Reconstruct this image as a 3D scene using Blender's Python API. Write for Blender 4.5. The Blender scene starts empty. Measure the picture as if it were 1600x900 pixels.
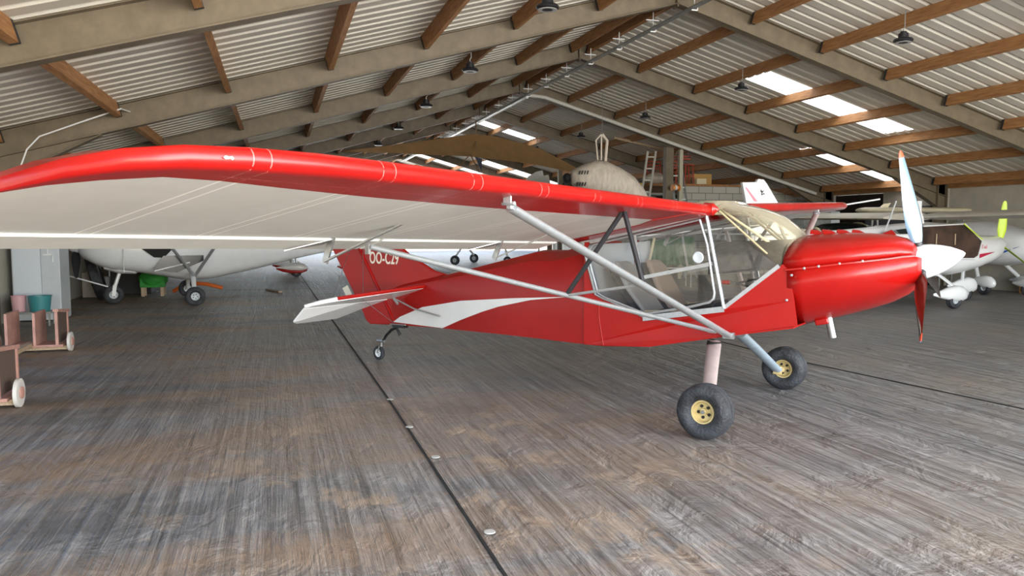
import bpy, bmesh, math, random
from mathutils import Vector, Matrix, Euler
from math import sin, cos, radians, pi, sqrt, atan2

random.seed(7)
C = bpy.context.scene.collection
SC = bpy.context.scene

# ------------------------------------------------------------------ camera
cam_d = bpy.data.cameras.new('camera')
cam = bpy.data.objects.new('camera', cam_d); C.objects.link(cam)
cam_d.sensor_width = 36; cam_d.lens = 27.0; cam_d.clip_end = 500
cam.location = (0, 0, 1.55)
_yaw, _pit = radians(17), math.atan(95/1200)
cam.rotation_euler = Vector((sin(_yaw)*cos(_pit), cos(_yaw)*cos(_pit), -sin(_pit))).to_track_quat('-Z', 'Y').to_euler()
SC.camera = cam

# ------------------------------------------------------------------ view + light
SC.view_settings.view_transform = 'Standard'
SC.view_settings.look = 'None'
SC.view_settings.gamma = 1
SC.view_settings.use_curve_mapping = False
SC.view_settings.exposure = 0.9
SC.cycles.use_denoising = True
SC.cycles.max_bounces = 9
SC.cycles.diffuse_bounces = 6
SC.cycles.glossy_bounces = 4
SC.cycles.transparent_max_bounces = 16
SC.cycles.sample_clamp_indirect = 8
SC.cycles.caustics_reflective = False
SC.cycles.caustics_refractive = False

wd = bpy.data.worlds.new('sky'); SC.world = wd; wd.use_nodes = True
nt = wd.node_tree; bg = nt.nodes['Background']
sky = nt.nodes.new('ShaderNodeTexSky'); sky.sky_type = 'NISHITA'
sky.sun_disc = False; sky.sun_elevation = radians(48); sky.sun_rotation = radians(130)
sky.air_density = 1.0; sky.dust_density = 1.5; sky.ozone_density = 1.0
nt.links.new(sky.outputs[0], bg.inputs[0]); bg.inputs[1].default_value = 0.30

sun_d = bpy.data.lights.new('sun', 'SUN'); sun_d.energy = 5.5; sun_d.angle = radians(0.6); sun_d.color = (1, .90, .74)
sun = bpy.data.objects.new('sun', sun_d); C.objects.link(sun)
sun.rotation_euler = Vector((-0.55, 0.22, -0.80)).to_track_quat('-Z', 'Y').to_euler()

def area(name, loc, direction, sx, sy, energy, col):
    l = bpy.data.lights.new(name, 'AREA'); l.shape = 'RECTANGLE'; l.size = sx; l.size_y = sy
    l.energy = energy; l.color = col
    o = bpy.data.objects.new(name, l); C.objects.link(o); o.location = loc
    o.rotation_euler = Vector(direction).to_track_quat('-Z', 'Y').to_euler()
    return o
# daylight through the open front (behind the viewer) and the open far end of the hangar
area('front_opening_daylight', (8.5, -1.9, 2.3), (0, 1, 0.10), 17, 4.2, 880, (.84, .92, 1.0))
area('added_apron_bounce', (8, -7, .15), (0, .75, .66), 24, 8, 2700, (1.0, .86, .64))  # added lamp imitating sun bounced off the apron, brightens the roof
area('far_opening_daylight', (5.0, 47.4, 2.2), (0, -1, -.05), 18, 4.0, 300, (.86, .93, 1.0))
area('side_opening_daylight', (-4.7, 36, 1.5), (1, 0, -.1), 14, 2.4, 160, (.86, .93, 1.0))

# ------------------------------------------------------------------ helpers
class MB:
    def __init__(s): s.v = []; s.f = []; s.m = []
    def add(s, vs, fs, mi=0):
        o = len(s.v); s.v += [tuple(v) for v in vs]
        for f in fs: s.f.append([i+o for i in f]); s.m.append(mi)
        return s
    def box(s, c, d, rot=None, mi=0):
        R = Euler(rot).to_matrix() if rot else Matrix.Identity(3)
        c = Vector(c); vs = []
        for x in (-.5, .5):
            for y in (-.5, .5):
                for z in (-.5, .5): vs.append(c+R@Vector((x*d[0], y*d[1], z*d[2])))
        return s.add(vs, [(0,1,3,2),(4,6,7,5),(0,4,5,1),(2,3,7,6),(0,2,6,4),(1,5,7,3)], mi)
    def bar(s, p0, p1, w, h, up=(0,0,1), mi=0):
        p0, p1 = Vector(p0), Vector(p1); a = (p1-p0).normalized(); u = Vector(up)
        r = a.cross(u)
        if r.length < 1e-5: r = a.cross(Vector((1,0,0)))
        r.normalize(); u = r.cross(a).normalized()
        vs = [p+r*(i*w/2)+u*(j*h/2) for p in (p0, p1) for i, j in ((-1,-1),(1,-1),(1,1),(-1,1))]
        return s.add(vs, [(3,2,1,0),(4,5,6,7),(0,1,5,4),(1,2,6,5),(2,3,7,6),(3,0,4,7)], mi)
    def tube(s, pts, r, n=10, mi=0, flat=1.0, flatdir=None, caps=True, closed=False):
        """swept round (or flattened) tube; r may be a list"""
        P = [Vector(p) for p in pts]; N = len(P)
        rs = r if isinstance(r, (list, tuple)) else [r]*N
        rings = []; ref = None
        for i, p in enumerate(P):
            a = (P[(i+1) % N]-P[i-1]) if closed else (P[min(i+1, N-1)]-P[max(i-1, 0)])
            a.normalize()
            if flatdir is not None: ref = Vector(flatdir)
            elif ref is None: ref = Vector((0,0,1)) if abs(a.z) < .9 else Vector((1,0,0))
            u = ref - a*ref.dot(a)
            if u.length < 1e-6: u = a.orthogonal()
            u.normalize(); w = a.cross(u)
            if flatdir is None: ref = u
            rings.append([p+u*cos(2*pi*k/n)*rs[i]+w*sin(2*pi*k/n)*rs[i]*flat for k in range(n)])
        return s.loft(rings, caps=caps and not closed, closed=closed, mi=mi)
    def loft(s, rings, caps=True, closed=False, mi=0, ring_closed=True, mfun=None):
        n = len(rings[0]); o = len(s.v)
        for R in rings: s.v += [tuple(p) for p in R]
        M = len(rings)
        for i in range(M if closed else M-1):
            j = (i+1) % M
            for k in range(n if ring_closed else n-1):
                l = (k+1) % n
                s.f.append([o+i*n+k, o+i*n+l, o+j*n+l, o+j*n+k]); s.m.append(mfun(i, k) if mfun else mi)
        if caps and not closed:
            s.f.append([o+k for k in range(n)][::-1]); s.m.append(mi)
            s.f.append([o+(M-1)*n+k for k in range(n)]); s.m.append(mi)
        return s
    def lathe(s, prof, o, axis, n=24, mi=0, caps=True):
        """prof: list of (axial, radius)"""
        a = Vector(axis).normalized(); u = a.orthogonal().normalized(); w = a.cross(u); o = Vector(o)
        rings = [[o+a*t+(u*cos(2*pi*k/n)+w*sin(2*pi*k/n))*max(r, 1e-4) for k in range(n)] for t, r in prof]
        return s.loft(rings, caps=caps, mi=mi)
    def prism(s, poly, vec, mi=0):
        P = [Vector(p) for p in poly]; v = Vector(vec); n = len(P)
        return s.add(P+[p+v for p in P], [list(range(n))[::-1], [n+i for i in range(n)]]+[(i, (i+1) % n, n+(i+1) % n, n+i) for i in range(n)], mi)
    def sphere(s, c, r, n=16, mi=0):
        c = Vector(c); r = Vector(r if isinstance(r, (tuple, list)) else (r, r, r))
        rings = []
        for i in range(n//2+1):
            t = pi*i/(n//2); rr = max(sin(t), 1e-3)
            rings.append([c+Vector((r.x*rr*cos(2*pi*k/n), r.y*rr*sin(2*pi*k/n), r.z*cos(t))) for k in range(n)])
        return s.loft(rings, mi=mi)
    def build(s, name, mats, parent=None, smooth=35, bevel=0, bseg=2):
        me = bpy.data.meshes.new(name); me.from_pydata(s.v, [], s.f)
        if not isinstance(mats, (list, tuple)): mats = [mats]
        for m in mats: me.materials.append(m)
        me.polygons.foreach_set('material_index', s.m)
        bm = bmesh.new(); bm.from_mesh(me); bmesh.ops.recalc_face_normals(bm, faces=bm.faces); bm.to_mesh(me); bm.free()
        me.update()
        if smooth:
            me.polygons.foreach_set('use_smooth', [True]*len(me.polygons)); me.set_sharp_from_angle(angle=radians(smooth))
        o = bpy.data.objects.new(name, me); C.objects.link(o)
        if parent: o.parent = parent
        if bevel:
            b = o.modifiers.new('bevel', 'BEVEL'); b.width = bevel; b.segments = bseg; b.limit_method = 'ANGLE'; b.angle_limit = radians(40)
        return o

def thing(name, label, cat, loc=(0,0,0), rotz=0, group=None):
    o = bpy.data.objects.new(name, None); C.objects.link(o); o.empty_display_size = .2
    o.location = loc; o.rotation_euler = (0, 0, rotz); return tag(o, label, cat, group)
def tag(o, label, cat, group=None):
    o['label'] = label; o['category'] = cat
    if group: o['group'] = group
    return o
def struct(o): o['kind'] = 'structure'; return o
def dup(root, loc=None, rotz=None, label=None, group=None, scale=None):
    r = root.copy(); C.objects.link(r)
    if loc is not None: r.location = loc
    if rotz is not None: r.rotation_euler = (0, 0, rotz)
    if label: r['label'] = label
    if group: r['group'] = group
    if scale: r.scale = scale
    for ch in list(root.children):
        c = ch.copy(); C.objects.link(c); c.parent = r
        for g in list(ch.children):
            d = g.copy(); C.objects.link(d); d.parent = c
    return r

# ------------------------------------------------------------------ materials
def mat(name, col, rough=.5, metal=0., var=0., vscale=6., bump=0., bscale=40., coat=0., col2=None, spec=.5, stretch=(1,1,1), dirt=None):
    m = bpy.data.materials.new(name); m.use_nodes = True; n = m.node_tree.nodes; L = m.node_tree.links
    b = n['Principled BSDF']; b.inputs['Base Color'].default_value = (*col, 1); b.inputs['Roughness'].default_value = rough
    b.inputs['Metallic'].default_value = metal; b.inputs['Coat Weight'].default_value = coat; b.inputs['Coat Roughness'].default_value = .08
    b.inputs['Specular IOR Level'].default_value = spec
    tc = n.new('ShaderNodeTexCoord'); mp = n.new('ShaderNodeMapping'); mp.inputs['Scale'].default_value = stretch
    L.new(tc.outputs['Object'], mp.inputs[0])
    if var or col2:
        nz = n.new('ShaderNodeTexNoise'); nz.inputs['Scale'].default_value = vscale; nz.inputs['Detail'].default_value = 6; nz.inputs['Roughness'].default_value = .6
        L.new(mp.outputs[0], nz.inputs['Vector'])
        mx = n.new('ShaderNodeMix'); mx.data_type = 'RGBA'
        c2 = col2 or tuple(min(1, c*(1-var)) for c in col)
        c1 = col if col2 else tuple(min(1, c*(1+var*.5)) for c in col)
        mx.inputs['A'].default_value = (*c1, 1); mx.inputs['B'].default_value = (*c2, 1)
        rp = n.new('ShaderNodeMapRange'); rp.inputs['From Min'].default_value = .35; rp.inputs['From Max'].default_value = .65
        L.new(nz.outputs['Fac'], rp.inputs[0]); L.new(rp.outputs[0], mx.inputs['Factor']); L.new(mx.outputs['Result'], b.inputs['Base Color'])
    if bump:
        nb = n.new('ShaderNodeTexNoise'); nb.inputs['Scale'].default_value = bscale; nb.inputs['Detail'].default_value = 4
        L.new(mp.outputs[0], nb.inputs['Vector'])
        bp = n.new('ShaderNodeBump'); bp.inputs['Strength'].default_value = bump; bp.inputs['Distance'].default_value = .02
        L.new(nb.outputs['Fac'], bp.inputs['Height']); L.new(bp.outputs[0], b.inputs['Normal'])
    return m

def glass_mat(name, tint=(1, 1, 1), body=(.8, .8, .75), dust=.1, rough=.03, ior=1.5, graze=0.):
    """thin clear sheet: see-through, mirror-like at a slant, a little dusty"""
    m = bpy.data.materials.new(name); m.use_nodes = True; n = m.node_tree.nodes; L = m.node_tree.links
    n.remove(n['Principled BSDF']); out = n['Material Output']
    t = n.new('ShaderNodeBsdfTransparent'); t.inputs[0].default_value = (*tint, 1)
    g = n.new('ShaderNodeBsdfGlossy'); g.inputs['Roughness'].default_value = rough; g.inputs[0].default_value = (1, 1, 1, 1)
    d = n.new('ShaderNodeBsdfDiffuse'); d.inputs[0].default_value = (*body, 1)
    f = n.new('ShaderNodeFresnel'); f.inputs[0].default_value = ior
    m1 = n.new('ShaderNodeMixShader'); m1.inputs[0].default_value = dust; L.new(t.outputs[0], m1.inputs[1]); L.new(d.outputs[0], m1.inputs[2])
    if graze:   # a dusty film covers more of the view where it is crossed at a slant
        lw = n.new('ShaderNodeLayerWeight'); lw.inputs[0].default_value = .5; pw = n.new('ShaderNodeMath'); pw.operation = 'POWER'; pw.inputs[1].default_value = 1.7; L.new(lw.outputs['Facing'], pw.inputs[0])
        mu = n.new('ShaderNodeMath'); mu.operation = 'MULTIPLY_ADD'; mu.use_clamp = True; mu.inputs[1].default_value = graze; mu.inputs[2].default_value = dust; L.new(pw.outputs[0], mu.inputs[0]); L.new(mu.outputs[0], m1.inputs[0])
    m2 = n.new('ShaderNodeMixShader'); L.new(f.outputs[0], m2.inputs[0]); L.new(m1.outputs[0], m2.inputs[1]); L.new(g.outputs[0], m2.inputs[2])
    L.new(m2.outputs[0], out.inputs[0]); return m

RED = mat('red_paint', (.38, .0045, .003), .3, var=.12, vscale=3, coat=.2, spec=.4, bump=.03, bscale=60)
REDF = mat('red_fabric', (.35, .005, .003), .42, var=.10, vscale=2, bump=.05, bscale=90, coat=.05, spec=.35)
WHITE = mat('white_paint', (.80, .82, .84), .3, var=.05, vscale=3, coat=.3)
WHITEF = mat('white_fabric', (.66, .66, .63), .5, var=.05, vscale=5, bump=.03, bscale=80)
CREAM = mat('cream_paint', (.78, .70, .50), .4, var=.08, coat=.2)
ALU = mat('grey_aluminium', (.50, .53, .55), .38, .6, var=.08, vscale=20)
ALUB = mat('bright_aluminium', (.52, .54, .56), .4, .7, var=.1, vscale=30)
LEGP = mat('pinkish_grey_leg', (.50, .42, .40), .45, .3, var=.1, vscale=14)
LEGB = mat('blue_grey_leg', (.38, .47, .55), .4, .3, var=.12, vscale=14)
BLACKP = mat('black_tube', (.015, .015, .018), .4)
RUBBER = mat('rubber', (.014, .014, .017), .62, var=.5, vscale=9, bump=.5, bscale=60, col2=(.045, .050, .060))
GOLD = mat('gold_rim', (.66, .52, .24), .42, .25, var=.12, vscale=20)
STEEL = mat('dull_steel', (.42, .42, .42), .4, .85, var=.2, vscale=25)
DARK = mat('dark_void', (.012, .012, .013), .8)
BLADE = mat('dark_wood_blade', (.055, .020, .012), .12, .0, var=.35, vscale=8, coat=1.0, stretch=(6, 6, 1))
BLADER = mat('orange_red_tip', (.85, .10, .04), .3)
BLADES = mat('blade_face_sky_tint', (.15, .26, .37), .22, .0, var=.05, coat=.8)  # blue of a sky reflection put into the face colour
SEATG = mat('grey_seat_fabric', (.30, .31, .32), .9, bump=.2, bscale=200)
SEATD = mat('black_seat_fabric', (.02, .02, .022), .85)
SEATT = mat('taupe_seat_fabric', (.30, .24, .20), .9, bump=.2, bscale=200)
HOOD = mat('dark_grey_hood_fabric', (.11, .10, .092), .9, var=.25, vscale=18, bump=.3, bscale=160)
CLEAR = glass_mat('clear_perspex', dust=.005, ior=1.32)
CREAMG = glass_mat('cream_dusty_perspex', tint=(1, .97, .88), body=(.80, .72, .52), dust=.015, rough=.08, graze=.85, ior=1.35)
DARKG = mat('dark_window', (.012, .016, .015), .15, spec=.35)
TAUPE = mat('taupe_steel_paint', (.165, .132, .088), .55, var=.18, vscale=5, bump=.05, bscale=30)
GREYS = mat('galvanised', (.34, .35, .34), .45, .5, var=.2, vscale=12)
SHEET = mat('roof_sheet', (.74, .71, .63), .5, .1, var=.10, vscale=1.2, stretch=(.4, 3, 1))
CONC = mat('concrete', (.50, .47, .40), .85, var=.16, vscale=1.8, bump=.25, bscale=22)
PINK = mat('dusty_pink_paint', (.50, .27, .22), .6, var=.2, vscale=7)
TIMB = mat('pale_timber', (.48, .36, .24), .7, var=.25, vscale=9, stretch=(6, .6, 6))
GREYL = mat('light_grey_enamel', (.55, .60, .64), .4, var=.05)
YG = mat('yellow_green_blade', (.62, .85, .03), .35)
DOORD = mat('dark_cockpit', (.022, .014, .012), .35, col2=(.09, .05, .035), vscale=2.5)
TEAL = mat('teal_plastic', (.05, .25, .27), .4)
PINKB = mat('pink_plastic', (.72, .42, .45), .45)
GREEN = mat('green_tarp', (.09, .17, .10), .8, var=.3, vscale=9, bump=.6, bscale=14)
GREENB = mat('bright_green_cloth', (.03, .30, .04), .7, var=.3, vscale=9)
SACK = mat('off_white_cover', (.74, .66, .57), .7, var=.18, vscale=4, bump=.5, bscale=9, stretch=(3, 3, .8))
BROWNC = mat('brown_sailcloth', (.40, .235, .095), .75, var=.12, vscale=3)
SKYL = bpy.data.materials.new('translucent_sheet'); SKYL.use_nodes = True
_n = SKYL.node_tree.nodes; _L = SKYL.node_tree.links; _n.remove(_n['Principled BSDF'])
_t = _n.new('ShaderNodeBsdfTranslucent'); _t.inputs[0].default_value = (.92, .93, .90, 1)
_d = _n.new('ShaderNodeBsdfDiffuse'); _d.inputs[0].default_value = (.8, .8, .78, 1)
_m = _n.new('ShaderNodeMixShader'); _m.inputs[0].default_value = .15; _L.new(_t.outputs[0], _m.inputs[1]); _L.new(_d.outputs[0], _m.inputs[2]); _L.new(_m.outputs[0], _n['Material Output'].inputs[0])

def wood_mat():
    m = mat('purlin_timber', (.46, .235, .09), .65, var=.0, bump=.25, bscale=30, stretch=(12, 1.2, 12), col2=(.27, .115, .04), vscale=2.2)
    return m
WOOD = wood_mat()

def floor_mat():
    m = bpy.data.materials.new('geotextile_floor'); m.use_nodes = True; n = m.node_tree.nodes; L = m.node_tree.links
    b = n['Principled BSDF']; tc = n.new('ShaderNodeTexCoord')
    def mapping(sc, rot=0):
        q = n.new('ShaderNodeMapping'); q.inputs['Scale'].default_value = sc; q.inputs['Rotation'].default_value = (0, 0, rot); L.new(tc.outputs['Object'], q.inputs[0]); return q
    def noise(sc, scale, det=4, rough=.6, rot=0, dist=0):
        q = n.new('ShaderNodeTexNoise'); q.inputs['Scale'].default_value = scale; q.inputs['Detail'].default_value = det; q.inputs['Roughness'].default_value = rough
        q.inputs['Distortion'].default_value = dist
        L.new(mapping(sc, rot).outputs[0], q.inputs['Vector']); return q
    def mr(src, a, c, lo=0., hi=1.):
        q = n.new('ShaderNodeMapRange'); q.inputs['From Min'].default_value = a; q.inputs['From Max'].default_value = c
        q.inputs['To Min'].default_value = lo; q.inputs['To Max'].default_value = hi; L.new(src, q.inputs[0]); return q.outputs[0]
    def mix(f, A, B):
        q = n.new('ShaderNodeMix'); q.data_type = 'RGBA'; L.new(f, q.inputs['Factor'])
        for nm, v in (('A', A), ('B', B)):
            if isinstance(v, tuple): q.inputs[nm].default_value = (*v, 1)
            else: L.new(v, q.inputs[nm])
        return q.outputs['Result']
    def math_(op, a, c):
        q = n.new('ShaderNodeMath'); q.operation = op
        for i, v in enumerate((a, c)):
            if isinstance(v, (int, float)): q.inputs[i].default_value = v
            else: L.new(v, q.inputs[i])
        return q.outputs[0]
    s1 = noise((15, .35, 1), 1.0, 5, .7, dist=.15); s2 = noise((42, 1.2, 1), 1.0, 4, .65, dist=.1); s3 = noise((5, .25, 1), 1.0, 3)
    crs = noise((6, 70, 1), 1.0, 2); big = noise((1, 1, 1), .55, 5, .55); dust = noise((1.5, 1, 1), 1.3, 8, .7); fine = noise((1, 1, 1), 70, 3, .7)
    streak = math_('ADD', math_('MULTIPLY', s1.outputs['Fac'], .6), math_('MULTIPLY', s2.outputs['Fac'], .4))
    c = mix(mr(streak, .40, .62), (.085, .083, .084), (.35, .34, .335))
    c = mix(mr(big.outputs['Fac'], .45, .68, 0, .42), c, (.30, .235, .165))
    c = mix(mr(crs.outputs['Fac'], .55, .7, 0, .25), c, (.07, .06, .055))
    sep0 = n.new('ShaderNodeSeparateXYZ'); L.new(tc.outputs['Object'], sep0.inputs[0])
    band = noise((.28, 1.25, 1), 1.0, 6, .62, dist=.5)
    left = mr(sep0.outputs[0], 4.5, -1.0)
    c = mix(math_('MULTIPLY', math_('MULTIPLY', mr(band.outputs['Fac'], .40, .60), left), .72), c, (.32, .20, .11))
    dk = noise((.35, .9, 1), 1.0, 4, .6, rot=.3)
    c = mix(math_('MULTIPLY', math_('MULTIPLY', mr(dk.outputs['Fac'], .50, .64), left), .5), c, (.045, .042, .042))  # left side painted darker, as the light comes from the right
    thr = noise((70, .4, 1), 1.0, 2, .5)
    c = mix(math_('MULTIPLY', mr(thr.outputs['Fac'], .62, .70), .35), c, (.50, .49, .44))
    # trodden dry-mud patches between the camera and the tail
    sep = n.new('ShaderNodeSeparateXYZ'); L.new(tc.outputs['Object'], sep.inputs[0])
    dx = math_('SUBTRACT', sep.outputs[0], .9); dy = math_('MULTIPLY', math_('SUBTRACT', sep.outputs[1], 5.0), .55)
    dist = math_('SQRT', math_('ADD', math_('MULTIPLY', dx, dx), math_('MULTIPLY', dy, dy)), 0)
    reg = mr(dist, 2.6, .6)
    pf = math_('MULTIPLY', mr(dust.outputs['Fac'], .54, .60), math_('MULTIPLY', reg, .65))
    c = mix(pf, c, (.42, .31, .215))
    sp = mr(fine.outputs['Fac'], .74, .78, 0, .8); c = mix(sp, c, (.6, .57, .52))
    L.new(c, b.inputs['Base Color'])
    L.new(mr(streak, .35, .65, .42, .62), b.inputs['Roughness']); b.inputs['Specular IOR Level'].default_value = .55
    wr = noise((2.4, 1.3, 1), 1.6, 5, .6, dist=1.2)
    h = math_('ADD', math_('MULTIPLY', streak, 1.0), math_('ADD', math_('MULTIPLY', s3.outputs['Fac'], .9), math_('ADD', math_('MULTIPLY', wr.outputs['Fac'], 1.4), math_('MULTIPLY', fine.outputs['Fac'], .06))))
    bp = n.new('ShaderNodeBump'); bp.inputs['Strength'].default_value = .8; bp.inputs['Distance'].default_value = .06
    L.new(h, bp.inputs['Height']); L.new(bp.outputs[0], b.inputs['Normal'])
    return m
FLOOR = floor_mat()

def block_mat():
    m = mat('concrete_blocks', (.5, .48, .42), .9); n = m.node_tree.nodes; L = m.node_tree.links
    tc = n.new('ShaderNodeTexCoord'); mp = n.new('ShaderNodeMapping'); mp.inputs['Rotation'].default_value = (radians(90), 0, 0)
    br = n.new('ShaderNodeTexBrick'); br.inputs['Scale'].default_value = 1; br.inputs['Brick Width'].default_value = .5; br.inputs['Row Height'].default_value = .22
    br.inputs['Mortar Size'].default_value = .012; br.inputs['Color1'].default_value = (.50, .48, .43, 1); br.inputs['Color2'].default_value = (.40, .385, .34, 1); br.inputs['Mortar'].default_value = (.2, .19, .16, 1)
    L.new(tc.outputs['Object'], mp.inputs[0]); L.new(mp.outputs[0], br.inputs[0]); L.new(br.outputs[0], n['Principled BSDF'].inputs['Base Color'])
    return m
BLOCK = block_mat()

# ------------------------------------------------------------------ hangar shell
RX, SL = 6.5, .28                      # ridge position and roof slope
XL, XR = -4.25, 17.05                  # side walls
def zsheet(x): return 5.64-SL*abs(x-RX)
FY = [3.1, 7.45, 11.85, 16.2, 20.55, 24.9, 29.3, 33.6, 38.0, 42.3, 46.6]
Y0, Y1 = -1.3, 46.8

g = MB(); g.add([(-9, -1.8, 0), (22, -1.8, 0), (22, 50, 0), (-9, 50, 0)], [(0, 1, 2, 3)])
struct(g.build('floor', FLOOR, smooth=0))
APRON = mat('sunlit_concrete_apron', (.62, .54, .40), .9, var=.12, vscale=.6)
g = MB(); g.add([(-60, -60, -.03), (80, -60, -.03), (80, -1.7, -.03), (-60, -1.7, -.03)], [(0, 1, 2, 3)])
g.add([(-60, 49.5, -.03), (80, 49.5, -.03), (80, 120, -.03), (-60, 120, -.03)], [(0, 1, 2, 3)])
g.add([(-60, -1.7, -.03), (-8.5, -1.7, -.03), (-8.5, 49.5, -.03), (-60, 49.5, -.03)], [(0, 1, 2, 3)])
g.add([(21.5, -1.7, -.03), (80, -1.7, -.03), (80, 49.5, -.03), (21.5, 49.5, -.03)], [(0, 1, 2, 3)])
struct(g.build('ground', APRON, smooth=0))

# corrugated roof, ribs running down each slope
HOLES = [(1, 9.75, 13.45, 13.85, 14.6), (1, 13.6, 16.9, 17.1, 17.8), (1, 7.2, 9.3, 27.4, 28.3), (-1, 2.4, 6.0, 30.0, 32.8),
         (1, 9.5, 14.0, 34.5, 37.3), (1, 7.2, 12.5, 38.8, 41.5), (-1, 0, 6.0, 38.8, 41.8), (1, 8.0, 15.0, 43, 46), (-1, -1, 5.5, 34.8, 37.2), (-1, -1, 5.5, 43, 46)]  # far-bay panels added to imitate sheets lit from the far opening
PITCH, RIB = .29, .062
cl = MB(); hol = [MB() for _ in HOLES]
PANEL_H = .045
prof = [(0, 0), (.185, 0), (.197, RIB), (.245, RIB), (.29, 0)]
y = Y0
while y < Y1:
    for side in (-1, 1):
        xe = XL-.35 if side < 0 else XR+.35
        segs = [(RX, xe, None)]
        for hi, (hs, xa, xb, ya, yb) in enumerate(HOLES):
            if hs == side and ya <= y+.145 <= yb:
                if side > 0: segs = [(RX, xa, None), (xa, xb, hi), (xb, xe, None)]
                else: segs = [(RX, xb, None), (xb, xa, hi), (xa, xe, None)]
        for x0, x1, hi in segs:
            T = cl if hi is None else hol[hi]
            vs = [(x, y+t, zsheet(x)+h) for t, h in prof for x in (x0, x1)]
            T.add(vs, [(2*i, 2*i+1, 2*i+3, 2*i+2) for i in range(4)])
    y += PITCH
struct(cl.build('ceiling', SHEET, smooth=0))
for i, hmb in enumerate(hol): struct(hmb.build('window_%d' % (i+1), SKYL, smooth=0))

# side walls
w = MB()
w.box((XL-.08, (10.6+29.3)/2, 1.10), (.16, 29.3-10.6, 2.2))
struct(w.build('wall_left', CONC, smooth=0))
w = MB(); w.box((XL-.05, (10.6+29.3)/2, 2.42), (.03, 29.3-10.6, .44))
struct(w.build('window_11', mat('white_eave_panel', (.86, .87, .84), .6), smooth=0))
w = MB()
for a, b, z0, z1 in ((Y0, 18.5, 0, 2.82), (18.5, 20.65, 2.55, 2.82), (20.65, Y1, 0, 2.82)):
    w.box((XR+.09, (a+b)/2, (z0+z1)/2), (.18, b-a, z1-z0))
for yy in (11.85, 16.2, 17.4): w.box((XR-.02, yy, 1.41), (.05, .05, 2.82))
struct(w.build('wall_right', CONC, smooth=0))
w = MB(); w.box((XR+.14, 19.57, 1.27), (.04, 2.2, 2.55)); w.box((XR+.1, 19.57, 1.27), (.03, .04, 2.55))
struct(w.build('door_1', mat('dark_brown_door', (.022, .012, .010), .7), smooth=0))
# timber wall plates under the eaves
for nm, x in (('trim_1', XL+.02), ('trim_2', XR-.05)):
    w = MB(); w.box((x, (Y0+Y1)/2, zsheet(x)-.07), (.08, Y1-Y0, .12)); struct(w.build(nm, WOOD, smooth=0))
w = MB()
for (p, q) in (((.94, 2.6), (.93, 7)), ((.93, 7), (.80, 18)), ((.80, 18), (.55, 40)), ((6.1, 2.6), (6.06, 4.9)), ((6.06, 4.9), (5.74, 7.6)), ((5.74, 7.6), (5.5, 30))):
    w.bar((p[0], p[1], .004), (q[0], q[1], .004), .016, .008)
struct(w.build('trim_3', DARK, smooth=0))

# steel portal frames
ORD = ['first', 'second', 'third', 'fourth', 'fifth', 'sixth', 'seventh', 'eighth', 'ninth', 'tenth', 'eleventh']
def frame_mb(yc, xcol=-3.76):
    m = MB(); d = .34
    def zt(x): return zsheet(x)-.015
    def seg(x0, x1):
        for (t, off, wd_) in ((.012, None, .012),):
            m.prism([(x0, yc-.006, zt(x0)), (x1, yc-.006, zt(x1)), (x1, yc-.006, zt(x1)-d), (x0, yc-.006, zt(x0)-d)], (0, .012, 0))
        for o in (0, -d):
            m.prism([(x0, yc-.085, zt(x0)+o), (x1, yc-.085, zt(x1)+o), (x1, yc-.085, zt(x1)+o-.014), (x0, yc-.085, zt(x0)+o-.014)], (0, .17, 0))
    seg(-3.9, RX); seg(RX, XR-.1)
    for s, x in ((-1, xcol), (1, XR-.28)):
        top = zsheet(x)-.03
        m.box((x, yc, top/2), (.30, .012, top))
        for k in (-1, 1): m.box((x+k*.15, yc, top/2), (.014, .17, top))
        # haunch
        xa = x-s*.15; xb = x-s*1.5
        m.prism([(xa, yc-.006, zt(xa)-d), (xb, yc-.006, zt(xb)-d), (xa, yc-.006, zt(xa)-d-.34)], (0, .012, 0))
        m.prism([(xb, yc-.085, zt(xb)-d-.014), (xa, yc-.085, zt(xa)-d-.34), (xa, yc-.085, zt(xa)-d-.354), (xb, yc-.085, zt(xb)-d-.028)], (0, .17, 0))
    m.box((RX, yc, zt(RX)-d/2-.02), (.03, .17, d+.08))
    return m
for i, yf in enumerate(FY):
    o = frame_mb(0, -3.76 if yf < 15 else -4.04).build('portal_frame', TAUPE, smooth=0); o.location = (0, yf, 0)
    tag(o, 'taupe painted steel roof frame, %s one counted into the hangar from the front' % ORD[i], 'steel frame', 'steel portal frames of the hangar')

# timber purlins between the frames
pb = MB(); pb.box((0, 0, .1), (.075, 4.20, .2)); purl = pb.build('purlin', WOOD, smooth=0)
br = MB()
br.box((0, 2.08, .097), (.086, .05, .196))
clt = br.build('end_bracket', mat('black_steel_cleat', (.02, .02, .02), .6), purl, smooth=0)
first = True
TH = ['ridge', 'first', 'second', 'third', 'fourth', 'fifth', 'sixth', 'seventh']
for i in range(len(FY)-1):
    for s in (-1, 1):
        for k in range(8):
            dx = .17 if k == 0 else 1.42*k
            x = RX+s*dx
            if x < XL+.2 or x > XR-.2: continue
            if first: o = purl; first = False
            else: o = dup(purl)
            o.location = (x, (FY[i]+FY[i+1])/2, zsheet(x)-.205)
            o.rotation_euler = (0, s*math.atan(SL), 0)
            nm = 'ridge timber purlin' if k == 0 else 'timber purlin, %s from the ridge' % TH[k]
            tag(o, '%s on the %s slope, between %s and %s frames' % (nm, 'lower left' if s < 0 else 'skylight side', ORD[i], ORD[i+1]), 'purlin', 'timber roof purlins')

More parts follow.
